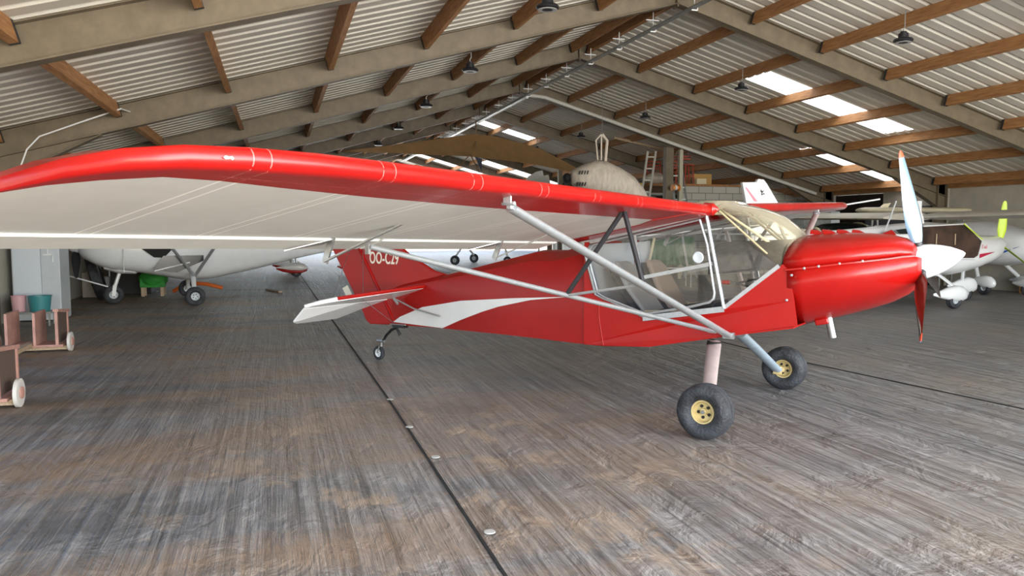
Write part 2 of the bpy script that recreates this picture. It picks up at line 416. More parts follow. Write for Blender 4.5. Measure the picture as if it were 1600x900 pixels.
# cable tray and hangers under the ridge
t = thing('cable_tray', 'grey perforated cable tray running under the roof ridge', 'cable tray', (6.62, 0, 5.13))
tb = MB(); tb.box((0, 22, 0), (.10, 41, .006)); tb.box((.05, 22, .025), (.004, 41, .05)); tb.box((-.05, 22, .012), (.004, 41, .025)); tb.build('tray_rail', GREYS, t, smooth=0)
tb = MB(); tb.tube([(.02, 20.3, -.03), (.02, 41, -.03)], .045, 8); tb.build('white_pipe', WHITE, t)['label'] = 'white pipe on the far half'
for k in range(20):
    hb = MB(); yy = 4.2+1.45*k
    hb.bar((0, yy, 0), (0, yy, .30), .012, .012); hb.bar((-.14, yy, .16), (.12, yy, .16), .02, .02); hb.bar((-.05, yy, -.04), (.05, yy, -.04), .02, .02); hb.bar((.06, yy, -.04), (.06, yy, .07), .012, .012)
    hb.build('hanger', WHITE, t, smooth=0)

t = thing('roof_pipe', 'pale grey pipe running down beside the fifth steel frame to the wall', 'pipe')
pm = MB(); pm.tube([(6.75, 20.40, 5.17), (7.2, 20.40, 5.13), (11.5, 20.40, 3.90), (16.2, 20.40, 2.60)], .05, 8); pm.build('pipe_run', mat('pale_grey_pipe', (.55, .54, .50), .5), t)
pm = MB(); pm.tube([(10.2, 22.4, 4.36), (12.2, 22.2, 3.95)], .045, 8); o = pm.build('handrail_pipe', TIMB); tag(o, 'tan tube fixed under the roof above the hanging covered body', 'pipe')
# bent white cable at the left wall
o = MB().tube([(-3.16, 11.5, 2.34), (-3.08, 11.5, 2.56), (-2.93, 11.5, 2.73), (-2.45, 11.5, 2.93), (-1.95, 11.5, 3.13), (-1.90, 11.845, 3.14)], .010, 6).build('bent_cable', WHITE)
tag(o, 'thin white bent tube hanging by the left wall above the wing', 'cable')

# high-bay lamps
def lamp(loc, label, first=[None]):
    if first[0] is None:
        t = thing('high_bay_lamp', label, 'lamp', loc, 0, 'black round hanging hangar lamps')
        MB().lathe([(0, .06), (.02, .135), (.035, .145), (.06, .13), (.075, .075), (.14, .07), (.15, .045), (.17, .045)], (0, 0, -.17), (0, 0, 1), 20).build('lamp_housing', BLACKP, t)
        MB().lathe([(0, .118), (.004, .118)], (0, 0, -.168), (0, 0, 1), 20).build('lens', mat('clouded_lens', (.5, .5, .5), .3), t)
        m = MB(); m.tube([(0, 0, 0), (0, 0, .05), (.02, 0, .07), (.02, 0, .33)], .008, 6); m.build('hook', GREYS, t)
        first[0] = t; return t
    return dup(first[0], loc, 0, label)
LN = ['second', 'third', 'fourth', 'fifth', 'sixth', 'seventh']
for i, yy in enumerate((9.0, 12.9, 16.9, 20.9, 25.2)):
    lamp((3.2, yy, 4.34), 'black hanging lamp over the red wing side, %s bay from the front' % LN[i])
for i, yy in enumerate((9.7, 13.97, 18.3, 22.7, 27.0)):
    lamp((9.2, yy, 4.52), 'black hanging lamp on the skylight side of the ridge, %s bay from the front' % LN[i])

# ------------------------------------------------------------------ generic aircraft pieces
def superell(cx, cy, cz, ry, rz, n=28, p=2.4):
    out = []
    for k in range(n):
        a = 2*pi*k/n; c_, s_ = cos(a), sin(a)
        out.append((cx, cy+ry*math.copysign(abs(c_)**(2/p), c_), cz+rz*math.copysign(abs(s_)**(2/p), s_)))
    return out
def body(sts, n=28, p=2.4): return MB().loft([superell(x, y, z, ry, rz, n, p) for x, y, z, ry, rz in sts])
def wheel_part(parent, c, R, W, rimmat, axis=(0, 1, 0), name='wheel', rimr=.42):
    a = Vector(axis).normalized(); h = W/2
    prof = [(-h*.55, R*rimr), (-h*.92, R*.58), (-h, R*.74), (-h*.86, R*.90), (-h*.62, R*.975), *[(h*q, R*(1.0-.03*abs(q)-(.022 if gi % 2 else 0))) for gi, q in enumerate((-.52, -.44, -.40, -.22, -.18, .18, .22, .40, .44, .52))], (h*.62, R*.975), (h*.86, R*.90), (h, R*.74), (h*.92, R*.58), (h*.55, R*rimr)]
    ty = MB().lathe(prof, c, a, 36, caps=False).build(name, RUBBER, parent, 50)
    rm = MB()
    for sgn in (-1, 1):
        aa = a*sgn
        rm.lathe([(h*.55, R*rimr*1.04), (h*.62, R*rimr*1.0), (h*.60, R*rimr*.90), (h*.20, R*rimr*.80), (h*.18, R*rimr*.30), (h*.45, R*rimr*.28), (h*.46, .002)], c, aa, 28, caps=False)
        u = a.orthogonal().normalized(); v = a.cross(u)
        for k in range(5):
            ang = 2*pi*k/5; rm.lathe([(0, .012*R/.2), (h*.10, .012*R/.2)], Vector(c)+aa*h*.18+(u*cos(ang)+v*sin(ang))*R*rimr*.5, aa, 6, mi=1)
        rm.lathe([(h*.45, R*.07), (h*.60, R*.065), (h*.60, .001)], c, aa, 12, mi=2, caps=False)
    rm.build('rim', [rimmat, DARK, STEEL], ty, 40)
    return ty
def blade_mb(hub, axis, bdir, R, r0, w, th, mi=0, tip=.93, twist=(42, 14)):
    """propeller blade as a twisted aerofoil loft"""
    a = Vector(axis).normalized(); b = Vector(bdir).normalized(); c = a.cross(b)
    m = MB(); rings = []; fr = [0, .04, .12, .25, .4, .55, .7, .82, .90, .93, .97, 1.0]
    wf = [.42, .45, .75, 1.0, 1.0, .90, .75, .62, .52, .48, .38, .12]
    for f, q in zip(fr, wf):
        r = r0+(R-r0)*f; an = radians(twist[0]+(twist[1]-twist[0])*f)
        cd = c*cos(an)+a*sin(an); nd = a*cos(an)-c*sin(an); t = th*(1-.75*f)*(1.5 if f < .1 else 1)
        ww = w*q/2
        rings.append([Vector(hub)+b*r+cd*ww*math.cos(2*pi*k/12)+nd*t*.5*math.sin(2*pi*k/12) for k in range(12)])
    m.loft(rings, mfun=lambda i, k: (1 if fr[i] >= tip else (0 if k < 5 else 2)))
    return m
def pant(parent, c, L, H, W, m, name='wheel_fairing', R=.17, heading=1):
    x, y, z = c
    st = [(x-L*.62*heading, y, z+.02, .01, .02), (x-L*.45*heading, y, z+.02, W*.20, H*.20), (x-L*.2*heading, y, z+.03, W*.40, H*.38), (x+L*.05*heading, y, z+.03, W*.5, H*.5), (x+L*.22*heading, y, z+.02, W*.46, H*.46), (x+L*.33*heading, y, z, W*.3, H*.3), (x+L*.38*heading, y, z, .02, .03)]
    o = body(st, 18, 2.2).build(name, m, parent, 50)
    wheel_part(o, (x, y, R), R, W*.62, GREYL, name='tyre')
    return o

# ------------------------------------------------------------------ the red aircraft (local frame: x nose, y left, z up; sits tail-down)
HEAD = -radians(51.5)
OX, OY = 3.7845, 5.5695
RP = thing('light_aircraft', 'red and white high-wing tailwheel light aircraft with letters OO-C29 on fin', 'aeroplane', (OX, OY, 0), HEAD)

def W_(x): return .03+.47*max(0, min(1, (x+4.05)/2.85))
# rear fuselage loft
def lerp_tab(tab, x):
    for (a, va), (b, vb) in zip(tab, tab[1:]):
        if x <= b: 
            t = max(0, (x-a)/(b-a)); return va+(vb-va)*t
    return tab[-1][1]
TZ = [(-4.05, .88), (-3.18, 1.05), (-2.3, 1.25), (-2.02, 1.315), (-1.72, 1.32), (-1.42, 1.40), (-1.30, 1.42)]
ZB = [(-4.07, .442), (-3.19, .479), (-2.18, .504), (-1.10, .515), (-.68, .545), (.02, .695), (.5, .79)]
ZC = [(-4.05, .75), (-3.74, .779), (-2.9, .819), (-2.18, .859), (-1.2, .93)]
def rear_ring(x):
    w, zb, zc, zt = W_(x), lerp_tab(ZB, x), lerp_tab(ZC, x), lerp_tab(TZ, x)
    h = zt-zc
    return [(x, -w, zb), (x, -w*1.0, (zb+zc)/2), (x, -w, zc), (x, -w*.93, zc+h*.45), (x, -w*.80, zc+h*.80), (x, -w*.45, zt-.004), (x, 0, zt+.012),
            (x, w*.45, zt-.004), (x, w*.80, zc+h*.80), (x, w*.93, zc+h*.45), (x, w, zc), (x, w, (zb+zc)/2), (x, w, zb)]
m = MB(); xs = [-4.05, -3.6, -3.2, -2.7, -2.3, -2.02, -1.72, -1.42, -1.30]
m.loft([rear_ring(x) for x in xs])
m.build('fuselage', REDF, RP, 25)
# cabin sides, as thin skins with the door opening above their edge
def side_skin(s):
    y = s*.5
    poly = [(-1.30, .513), (-1.30, 1.42), (-1.245, 1.42), (-1.294, 1.32), (-1.183, .964), (-1.032, .905), (-.719, .792), (-.036, .905), (.40, 1.270), (.45, 1.22), (.49, 1.0), (.52, .80), (.02, .695), (-.68, .545), (-1.10, .515)]
    return MB().prism([(x, y*(1-.05*max(0, x/.45)), z) for x, z in poly], (0, -s*.012, 0))
for s in (-1, 1): side_skin(s).build('cabin_side', REDF, RP, 0)
m = MB(); bp_ = [(-1.30, .513), (-1.10, .515), (-.68, .545), (.02, .695), (.5, .79)]
m.loft([[(x, -.5, z), (x, .5, z), (x, .5, z+.012), (x, -.5, z+.012)] for x, z in bp_]); m.build('belly', REDF, RP, 0)
# rear bulkhead lining and cabin floor
MB().prism([(-1.29, -.485, .55), (-1.29, .485, .55), (-1.29, .46, 1.40), (-1.29, -.46, 1.40)], (.01, 0, 0)).build('rear_lining', mat('pale_blue_lining', (.62, .68, .74), .6), RP, 0)
MB().prism([(-1.28, .484, .6), (-1.10, .484, .66), (-1.12, .484, 1.42), (-1.28, .484, 1.40)], (0, -.006, 0)).build('side_lining', mat('pale_lining', (.66, .70, .74), .6), RP, 0)
# fuselage white sweep, one each side
for s in (-1, 1):
    top = [(-4.03, .475), (-3.91, .543), (-3.52, .681), (-2.91, .792), (-2.18, .866), (-1.48, .925)]
    bot = [(-1.94, .865), (-2.36, .772), (-2.6, .70), (-2.91, .592), (-3.19, .482)]
    P = [(x, s*(W_(x)+.004), z) for x, z in top+bot]
    MB().prism(P, (0, s*.002, 0)).build('white_stripe', WHITE, RP, 0)
# fabric seam line
MB().tube([(-1.149, -.503, .925), (-1.149, -.503, .769), (-1.103, -.503, .519)], .004, 6).build('fabric_seam', RED, RP)

# fin and rudder
def foil_plate(poly, th, name, mt, parent, y=0, bev=.012):
    o = MB().prism([(x, y-th/2, z) for x, z in poly], (0, th, 0)).build(name, mt, parent, 0); b = o.modifiers.new('b', 'BEVEL'); b.width = bev; b.segments = 3; b.limit_method = 'ANGLE'; b.angle_limit = radians(50); return o
foil_plate([(-4.02, .47), (-3.97, .60), (-3.9, .80), (-3.35, 1.02), (-3.25, 1.042), (-3.45, 1.08), (-3.61, 1.155), (-3.80, 1.243), (-4.05, 1.42), (-4.35, 1.66), (-4.55, 1.76), (-4.86, 1.78), (-4.545, 1.266)], .05, 'fin', REDF, RP)
rud = foil_plate([(-4.035, .455), (-4.12, .435), (-4.417, .422), (-4.48, .46), (-4.56, .60), (-5.011, 1.258), (-5.25, 1.62), (-5.22, 1.74), (-5.10, 1.80), (-4.885, 1.78), (-4.565, 1.266)], .045, 'rudder', REDF, RP)
MB().prism([(-4.80, -.005, .86), (-4.72, -.005, .745), (-4.80, -.005, .70), (-4.885, -.005, .82)], (0, .006, 0)).build('trim_tab', mat('cream_tab', (.85, .80, .66), .5), rud, 0)
MB().tube([(-4.02, -.03, .48), (-4.30, -.03, .90), (-4.87, -.03, 1.78)], .012, 8).build('hinge_tube', RED, RP)

# registration letters on both sides of the fin
def letters(txt, loc, rot, size, mt, parent, name, ext=.002, sx=1.0, shear=0):
    cu = bpy.data.curves.new(name, 'FONT'); cu.body = txt; cu.size = size; cu.extrude = ext; cu.align_x = 'LEFT'; cu.offset = size*.016; cu.space_character = 1.08; cu.shear = shear
    ob = bpy.data.objects.new(name, cu); C.objects.link(ob)
    me = bpy.data.meshes.new_from_object(ob.evaluated_get(bpy.context.evaluated_depsgraph_get()))
    bpy.data.objects.remove(ob); o = bpy.data.objects.new(name, me); C.objects.link(o); me.materials.clear(); me.materials.append(mt)
    o.location = loc; o.rotation_euler = rot; o.scale = (sx, 1, 1)
    if parent: o.parent = parent
    return o
bpy.context.view_layer.update()
LET = mat('cream_lettering', (.85, .80, .70), .5)
letters('OO-C29', (-4.40, -.029, 1.135), (radians(90), 0, 0), .19, LET, RP, 'registration', sx=.62)
letters('OO-C29', (-3.82, .029, 1.135), (radians(90), 0, radians(180)), .19, LET, RP, 'registration', sx=.62)

# tailplane halves and elevators (white, red leading tube)
for s in (-1, 1):
    st = [(-3.50, .05, .905), (-3.62, .42, .878), (-3.86, 1.15, .812), (-3.97, 1.25, .785), (-4.06, 1.28, .755), (-3.98, .60, .765), (-3.93, .16, .775)]
    o = MB().prism([(x, s*y, z) for x, y, z in st], (0, 0, -.018)).build('tailplane', WHITE, RP, 0)
    MB().tube([(-3.48, s*.02, .915), (-3.62, s*.42, .884), (-3.84, s*1.05, .828)], .021, 8).build('leading_tube', RED, o)
    MB().tube([(-3.84, s*1.05, .828), (-3.93, s*1.19, .80), (-4.06, s*1.28, .755)], .02, 8).build('tip_tube', WHITE, o)
    el = [(-3.95, .22, .765), (-4.00, .60, .757), (-4.075, 1.28, .745), (-4.22, 1.30, .60), (-4.27, 1.22, .575), (-4.33, .62, .565), (-4.30, .50, .60), (-4.15, .34, .68)]
    MB().prism([(x, s*y, z) for x, y, z in el], (0.006, 0, -.016)).build('elevator', WHITE, RP, 0)
    # bracing wires
    wm = MB()
    wm.tube([(-3.78, s*.75, .86), (-4.50, s*.03, 1.40)], .0035, 5); wm.tube([(-3.98, s*1.0, .79), (-4.66, s*.03, 1.40)], .0035, 5)
    wm.tube([(-3.80, s*.80, .84), (-4.02, s*.05, .47)], .0035, 5)
    wm.build('bracing_wire', STEEL, RP)
wm = MB(); wm.tube([(-3.92, -.14, .76), (-3.6, -.16, .66), (-3.2, -.21, .61)], .009, 6); wm.tube([(-3.92, -.14, .76), (-3.85, -.15, .70)], .016, 6); wm.tube([(-4.05, -.07, .455), (-3.75, -.14, .47)], .006, 6); wm.build('control_rod', ALUB, RP)

# tail wheel
tws = MB(); tws.tube([(-3.92, 0, .44), (-4.08, 0, .385), (-4.2, .02, .30), (-4.27, .04, .22)], [.016, .016, .013, .011], 8, flat=1.6, flatdir=(0, 0, 1))
tws.box((-3.96, 0, .43), (.18, .07, .035)); tws.tube([(-4.05, .03, .40), (-4.0, .03, .31)], .008, 6); tws.tube([(-3.98, -.03, .41), (-3.92, -.03, .34)], .008, 6)
tws.build('tail_spring', BLACKP, RP)
fk = MB(); fk.tube([(-4.36, .04, .225), (-4.24, .04, .225)], .022, 8); fk.tube([(-4.29, .04, .25), (-4.30, .04, .16)], .014, 8)
for k in (-1, 1): fk.tube([(-4.30, .04+k*.03, .17), (-4.335, .04+k*.03, .085)], .008, 6)
fk.build('tail_fork', STEEL, RP)
wheel_part(RP, (-4.335, .04, .082), .082, .045, WHITE, name='tail_wheel', rimr=.62)

# main gear
for s in (-1, 1):
    lg = MB(); lg.tube([(-.17, s*.33, .60), (-.11, s*.55, .46), (.0, s*.93, .20)], [.058, .056, .05], 14, flat=.55, flatdir=(1, 0, 0))
    o = lg.build('landing_gear_leg', LEGP if s < 0 else LEGB, RP)
    bk = MB(); bk.tube([(.0, s*.92, .20), (.03, s*1.0, .20)], .03, 10); bk.box((.0, s*.925, .20), (.08, .03, .08)); bk.build('brake_caliper', GOLD, o, bevel=.006)
    wheel_part(RP, (.03, s*1.054, .205), .205, .19, GOLD, axis=(.03, 1, s*.03), rimr=.42)
lb = MB().lathe([(0, .062), (.03, .06)], (-.17, -.33, .585), (0, 0, 1), 14).build('leg_socket', DARK, RP)

# cowling: lower bowl and upper lid
def cowl_ring(x, cy, zt, zm, zb, w, n=14):
    up = [(x, -w*cos(pi*k/n), zm+(zt-zm)*(max(sin(pi*k/n), 0)**.75)) for k in range(n+1)]
    lo = [(x, w*cos(pi*k/n)*(1 if True else 0), zm-(zm-zb)*(max(sin(pi*k/n), 0)**.8)) for k in range(n+1)]
    return up, lo
CS = [(.40, 1.475, 1.235, .755, .475), (.55, 1.50, 1.255, .795, .475), (.75, 1.51, 1.285, .855, .46), (.95, 1.505, 1.312, .925, .42), (1.08, 1.492, 1.33, .985, .36), (1.17, 1.47, 1.345, 1.045, .29), (1.235, 1.43, 1.35, 1.11, .215), (1.26, 1.39, 1.34, 1.15, .16)]
ups, los = [], []
for (x, zt, zm, zb, w) in CS:
    u, l = cowl_ring(x, 0, zt, zm, zb, w); ups.append(u)
for (x, zt, zm, zb, w) in CS:
    x2 = max(x, .435)+.04*max(0, (x-.9)/.36)
    u, l = cowl_ring(x2, 0, zt, zm-.012, zb, w+.012); los.append(l)
o = MB().loft(ups, caps=False, ring_closed=False).build('upper_cowling', RED, RP, 60); so = o.modifiers.new('s', 'SOLIDIFY'); so.thickness = .012
low = MB().loft(los, caps=False, ring_closed=False).build('lower_cowling', RED, RP, 60); so = low.modifiers.new('s', 'SOLIDIFY'); so.thickness = .012
for s in (-1, 1):
    m = MB()
    m.tube([(x+.02, s*(w+.006), zm-.008) for (x, zt, zm, zb, w) in CS[:7]], .010, 6)
    m.build('cowling_lip', RED, low)
fs_ = MB()
for (x, z) in ((.47, 1.19), (.56, 1.245), (.66, 1.262), (.80, 1.284), (.95, 1.305), (.44, 1.0)):
    w = lerp_tab([(c[0], c[4]) for c in CS], x)
    fs_.lathe([(0, .011), (.006, .009), (.008, .002)], (x, -w-.012, z), (0, -1, 0), 10); fs_.lathe([(0, .011), (.006, .009), (.008, .002)], (x, w+.012, z), (0, 1, 0), 10)
fs_.build('cowl_fastener', ALUB, low)
MB().prism([(1.22, .17*cos(2*pi*k/24), 1.28+.14*sin(2*pi*k/24)) for k in range(24)], (.01, 0, 0)).build('air_inlet', DARK, RP, 0)
for yy, xx in ((-.05, .50), (-.06, .60), (-.02, .70), (.10, .55), (.12, .66), (.14, .77)):
    m = MB(); m.loft([[(xx+dx, yy+.045*cos(pi*k/8), 1.495+hh*sin(pi*k/8)) for k in range(9)] for dx, hh in ((0, .038), (.05, .032), (.10, .005))], caps=False, ring_closed=False)
    oo = m.build('cowl_louvre', RED, RP, 60)
# firewall
MB().prism([(.39, .47*cos(2*pi*k/28), 1.15+.32*sin(2*pi*k/28)) for k in range(28)], (.006, 0, 0)).build('firewall', DARK, RP, 0)
ex = MB(); ex.tube([(.66, -.12, .86), (.70, -.12, .69)], .028, 12, flat=.8); ex.build('exhaust_pipe', STEEL, RP)
MB().box((.62, -.12, .815), (.10, .08, .05), (0, -.25, 0)).build('exhaust_scoop', RED, RP, bevel=.01)

# spinner and three-blade propeller
TL = radians(14); AX = Vector((cos(TL), 0, sin(TL))); HB = Vector((1.275, 0, 1.292))
TP = radians(10.5)
sp = MB().lathe([(-.045, .122), (-.03, .128), (.03, .126), (.09, .115), (.15, .095), (.21, .068), (.25, .042), (.28, .020), (.292, .004)], HB, AX, 32).build('spinner', WHITE, RP, 50)
U = Vector((-sin(TP), 0, cos(TP))); V = Vector((0, -1, 0))
for k in range(3):
    f = radians(8+120*k); d = U*cos(f)+V*sin(f)
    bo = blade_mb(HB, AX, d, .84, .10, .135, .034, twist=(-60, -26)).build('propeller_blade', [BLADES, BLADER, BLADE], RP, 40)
    MB().tube([HB+d*.085, HB+d*.15], .035, 14).build('blade_root', BLACKP, bo)

# wings
DIH = .024
def wing(s, zoff=0., dih=DIH):
    ST = [(.50, -.14, 1), (1.0, -.14, 1), (2.0, -.14, 1), (3.0, -.14, 1), (4.0, -.14, 1), (4.5, -.155, 1), (4.77, -.183, .98), (4.98, -.235, .94), (5.13, -.33, .86), (5.24, -.49, .74), (5.32, -.74, .55), (5.355, -1.0, .42)]
    FB = [(.5, -.40), (.8, -.44), (3, -.46), (4.2, -.425), (4.62, -.385), (4.9, -.36), (5.0, -.39), (5.1, -.46), (5.22, -.585), (5.325, -.74), (5.355, -1.02)]
    TE = -1.405
    rings = []
    nr, nu = 7, 9
    for yy, le, tk in ST:
        zz = dih*(yy-.5)+zoff; r = .040*tk
        def zl(x): return 1.70+zz-.203*(-.14-x) if False else 1.685+zz+.192*(x+.14)
        c0 = Vector((le-r, 0, zl(le)))
        top = []
        for i in range(7):      # upper from TE to LE
            f = i/6.; x = TE+(le-.05-TE)*f
            hump = .082*tk*(4*f*(1-f))**.7*(1.1-.2*(1-f)) if 0 < f < 1 else 0
            top.append((x, s*yy, zl(x)+.006+hump+.034*f*tk))
        nose = []
        for k in range(1, 8):
            a = radians(100-200*k/8.); nose.append((le-r+r*cos(a)-.0, s*yy, zl(le)+r*sin(a)*1.05))
        fb = min(lerp_tab(FB, yy), le-.004)
        zlb = zl(le)-r*1.05
        def zu(x): return zlb+(x-(le-r))*((zlb-(1.42+zz))/((le-r)-TE)) if (le-r) > TE+.01 else zlb
        low_ = []
        xa = le-r-.02
        for k in range(3):
            x = xa+(fb-xa)*(k/2.) if fb < xa else xa-.001*k
            low_.append((x, s*yy, zu(x)))
        for k in range(1, 6):
            x = low_[2][0]+(TE-low_[2][0])*k/5.; low_.append((x, s*yy, zu(x)))
        rings.append(top+nose+low_)
    n = len(rings[0]); kb = 7+7+2
    m = MB()
    def mf(i, k):
        if k >= kb: return 1
        return 0
    m.loft(rings, mfun=mf)
    return m
def wing_mat(base, name, line, lw, str_=.8):
    """fabric skin with pale stitched tapes over the ribs"""
    m = base.copy(); m.name = name; n = m.node_tree.nodes; L = m.node_tree.links; b = n['Principled BSDF']
    src = b.inputs['Base Color'].links[0].from_socket
    tc = n.new('ShaderNodeTexCoord'); sp = n.new('ShaderNodeSeparateXYZ'); L.new(tc.outputs['Object'], sp.inputs[0])
    def M(op, *a):
        q = n.new('ShaderNodeMath'); q.operation = op
        for i, v in enumerate(a):
            if isinstance(v, (int, float)): q.inputs[i].default_value = v
            else: L.new(v, q.inputs[i])
        return q.outputs[0]
    y = M('ABSOLUTE', sp.outputs[1])
    ph = M('PINGPONG', M('ADD', y, -.68+.58*4), .29)          # distance to nearest rib
    d = M('ABSOLUTE', M('SUBTRACT', ph, .034))
    msk = M('LESS_THAN', d, lw)
    nz = n.new('ShaderNodeTexNoise'); nz.inputs['Scale'].default_value = 60; L.new(tc.outputs['Object'], nz.inputs[0])
    msk = M('MULTIPLY', msk, M('MULTIPLY', M('GREATER_THAN', nz.outputs['Fac'], .42 if 'red' in name else .2), str_))
    msk = M('MULTIPLY', msk, M('GREATER_THAN', 4.9, y))
    if 'red' in name:
        xl = M('LESS_THAN', M('ABSOLUTE', M('ADD', sp.outputs[0], .315)), .0022); msk = M('MAXIMUM', msk, M('MULTIPLY', M('MULTIPLY', xl, M('GREATER_THAN', 4.85, y)), M('MULTIPLY', M('GREATER_THAN', nz.outputs['Fac'], .45), .7)))
    mx = n.new('ShaderNodeMix'); mx.data_type = 'RGBA'; mx.inputs['B'].default_value = (*line, 1); L.new(msk, mx.inputs['Factor']); L.new(src, mx.inputs['A']); L.new(mx.outputs['Result'], b.inputs['Base Color'])
    bp = n.new('ShaderNodeBump'); bp.inputs['Strength'].default_value = .5; bp.inputs['Distance'].default_value = .01
    L.new(M('LESS_THAN', ph, .03), bp.inputs['Height']); L.new(bp.outputs[0], b.inputs['Normal'])
    return m
WR = wing_mat(RED, 'red_wing_skin', (.80, .25, .22), .0022, .7); WW = wing_mat(WHITEF, 'white_wing_skin', (.95, .94, .90), .006, 1.0)
for s in (-1, 1):
    zo, dh = (0, DIH) if s < 0 else (.035, .030)
    wo = wing(s, zo, dh).build('wing', [WR, WW], RP, 40)
    # flap and aileron behind the hinge gap
    for a, b in ((.80, 2.9), (2.93, 5.25)):
        fm = MB()
        def zf(y): return zo+dh*(y-.5)
        rr = []
        for yy in (a, b):
            z = zf(yy); rr.append([(-1.415, s*yy, 1.432+z), (-1.50, s*yy, 1.412+z), (-1.61, s*yy, 1.360+z), (-1.61, s*yy, 1.352+z), (-1.415, s*yy, 1.404+z)])
        fm.loft(rr); fm.build('flap' if a < 1 else 'aileron', WHITEF, wo, 20)
        MB().tube([(-1.408, s*a, 1.414+zf(a)), (-1.408, s*b, 1.414+zf(b))], .0045, 6).build('gap_light_strip', WHITE, wo)  # white tube standing in for light through the hinge gap
    # root red fillet under the wing
    zz0 = zo
    fil = [(-.17, .5), (-.17, .9), (-.45, .98), (-.62, .83), (-.91, .80), (-1.40, .74), (-1.40, .5)]
    MB().prism([(x, s*yy, 1.418+zz0+dh*(yy-.5)+(x+1.405)*.1873-.008) for x, yy in fil], (0, 0, .004)).build('root_fillet', RED, wo, 0)
    # scratches on the leading edge
    sm = MB()
    for yy, l_ in ((4.86, 1),):
        sm.add([(-.1995, s*(yy+a), 1.672+.018*b+zo+dh*(yy-.5)) for a, b in ((-.02, 0), (-.012, .35), (.0, .2), (.012, .4), (.022, .0), (.012, -.3), (-.005, -.15), (-.014, -.4))], [tuple(range(8))])
    sm.build('paint_chip', mat('bare_paint_chip%d' % s, (.75, .60, .45), .7), wo)
    # lift struts
    zz = lambda y: zo+dh*(y-.5)
    MB().tube([(-.22, s*3.2, 1.61+zz(3.2)-.05+.02), (.01, s*.52, .70)], .036, 14, flat=.6, flatdir=(1, 0, 0)).build('front_lift_strut', ALU if s < 0 else LEGP, RP)
    MB().tube([(-1.28, s*3.14, 1.36+zz(3.14)+.01), (-.12, s*.52, .724)], .024, 12, flat=.7, flatdir=(1, 0, 0)).build('rear_lift_strut', ALU if s < 0 else LEGP, RP)
    fit = MB(); fit.box((-.22, s*3.235, 1.665+zz(3.2)-.03), (.05, .012, .06)); fit.lathe([(-.04, .012), (.04, .012)], (-.22, s*3.225, 1.645+zz(3.2)-.04), (1, 0, 0), 8); fit.box((-.22, s*3.20, 1.64+zz(3.2)-.05), (.03, .05, .03))
    fit.build('strut_fitting', ALUB, RP, bevel=.004)
    fit = MB(); fit.box((-1.29, s*3.15, 1.42), (.03, .02, .06)); fit.box((.01, s*.515, .70), (.09, .03, .05)); fit.box((-.12, s*.515, .73), (.07, .03, .04)); fit.build('strut_fitting', STEEL, RP)
    # jury struts
    jt = (-.29, s*1.78, 1.665); jf = (-.105, s*1.86, 1.18); jr = (-.70, s*1.83, 1.077)
    MB().tube([jt, jf], .017, 10).build('jury_strut', BLACKP, RP); MB().tube([jt, jr], .017, 10).build('jury_strut', BLACKP, RP)
    MB().tube([jr, jf], .010, 8).build('jury_strut', ALU, RP)['label'] = 'thin grey cross tube'
    MB().box((-.29, s*1.78, 1.68), (.04, .02, .05)).build('jury_fitting', ALUB, RP)
    # flap and aileron hinge brackets
    for yb in (3.33, 1.63):
        bk = MB(); z = zz(yb)
        bk.prism([(-1.38, s*yb, 1.42+z), (-1.43, s*yb, 1.42+z), (-1.485, s*yb, 1.29+z), (-1.45, s*yb, 1.265+z)], (0, .012, 0))
        bk.prism([(-1.40, s*yb, 1.415+z), (-1.46, s*(yb+.02), 1.385+z), (-1.58, s*(yb+.20), 1.350+z)], (0, 0, -.006))
        bk.build('hinge_bracket', STEEL, wo, 0)
        MB().bar((-1.47, s*yb, 1.28+z), (-.97, s*(yb-.13), 1.50+z), .032 if yb > 3 else .008, .010).build('flap_arm', STEEL, wo, 0)
# pitot probe near the far wing tip
MB().tube([(-.25, 5.0, 1.86), (.18, 5.05, 1.93)], .011, 8).build('pitot_tube', WHITE, RP)

# centre section over the cabin, windscreen, windows
cs_ = []
for x, z, h in ((-.10, 1.70, .02), (-.14, 1.725, .045), (-.3, 1.72, .06), (-.7, 1.65, .07), (-1.1, 1.53, .06), (-1.5, 1.40, .03)):
    cs_.append([(x, -.52, z-.02), (x, -.3, z+h*.8), (x, 0, z+h), (x, .3, z+h*.8), (x, .52, z-.02)])
MB().loft(cs_, caps=False, ring_closed=False).build('roof_panel', CREAMG, RP, 60)
for s in (-1, 1):
    fm = MB(); fm.tube([(-.21, s*.50, 1.69), (-.14, s*.50, 1.69), (-.10, s*.49, 1.69)], [.055, .05, .006], 12); fm.build('wing_root_fairing', RED, RP)
ws = []
N = 14
for j in range(9):
    t = j/8.
    row = []
    for k in range(N+1):
        a = pi*k/N
        # top edge: wide flat arch under the wing nose; bottom edge: cowl arch
        xt, yt, zt = -.13+.03*sin(a), -.50*math.copysign(abs(cos(a))**.55, cos(a)), 1.66+.085*sin(a)**.6
        xb, yb, zb = .39+.05*sin(a), -.475*cos(a), 1.245+.235*(sin(a)**.75)
        bul = .05*sin(pi*t)*sin(a)
        row.append((xt+(xb-xt)*t+bul*.6, yt+(yb-yt)*t, zt+(zb-zt)*t+bul))
    ws.append(row)
MB().loft(ws, caps=False, ring_closed=False).build('windscreen', CREAMG, RP, 80)
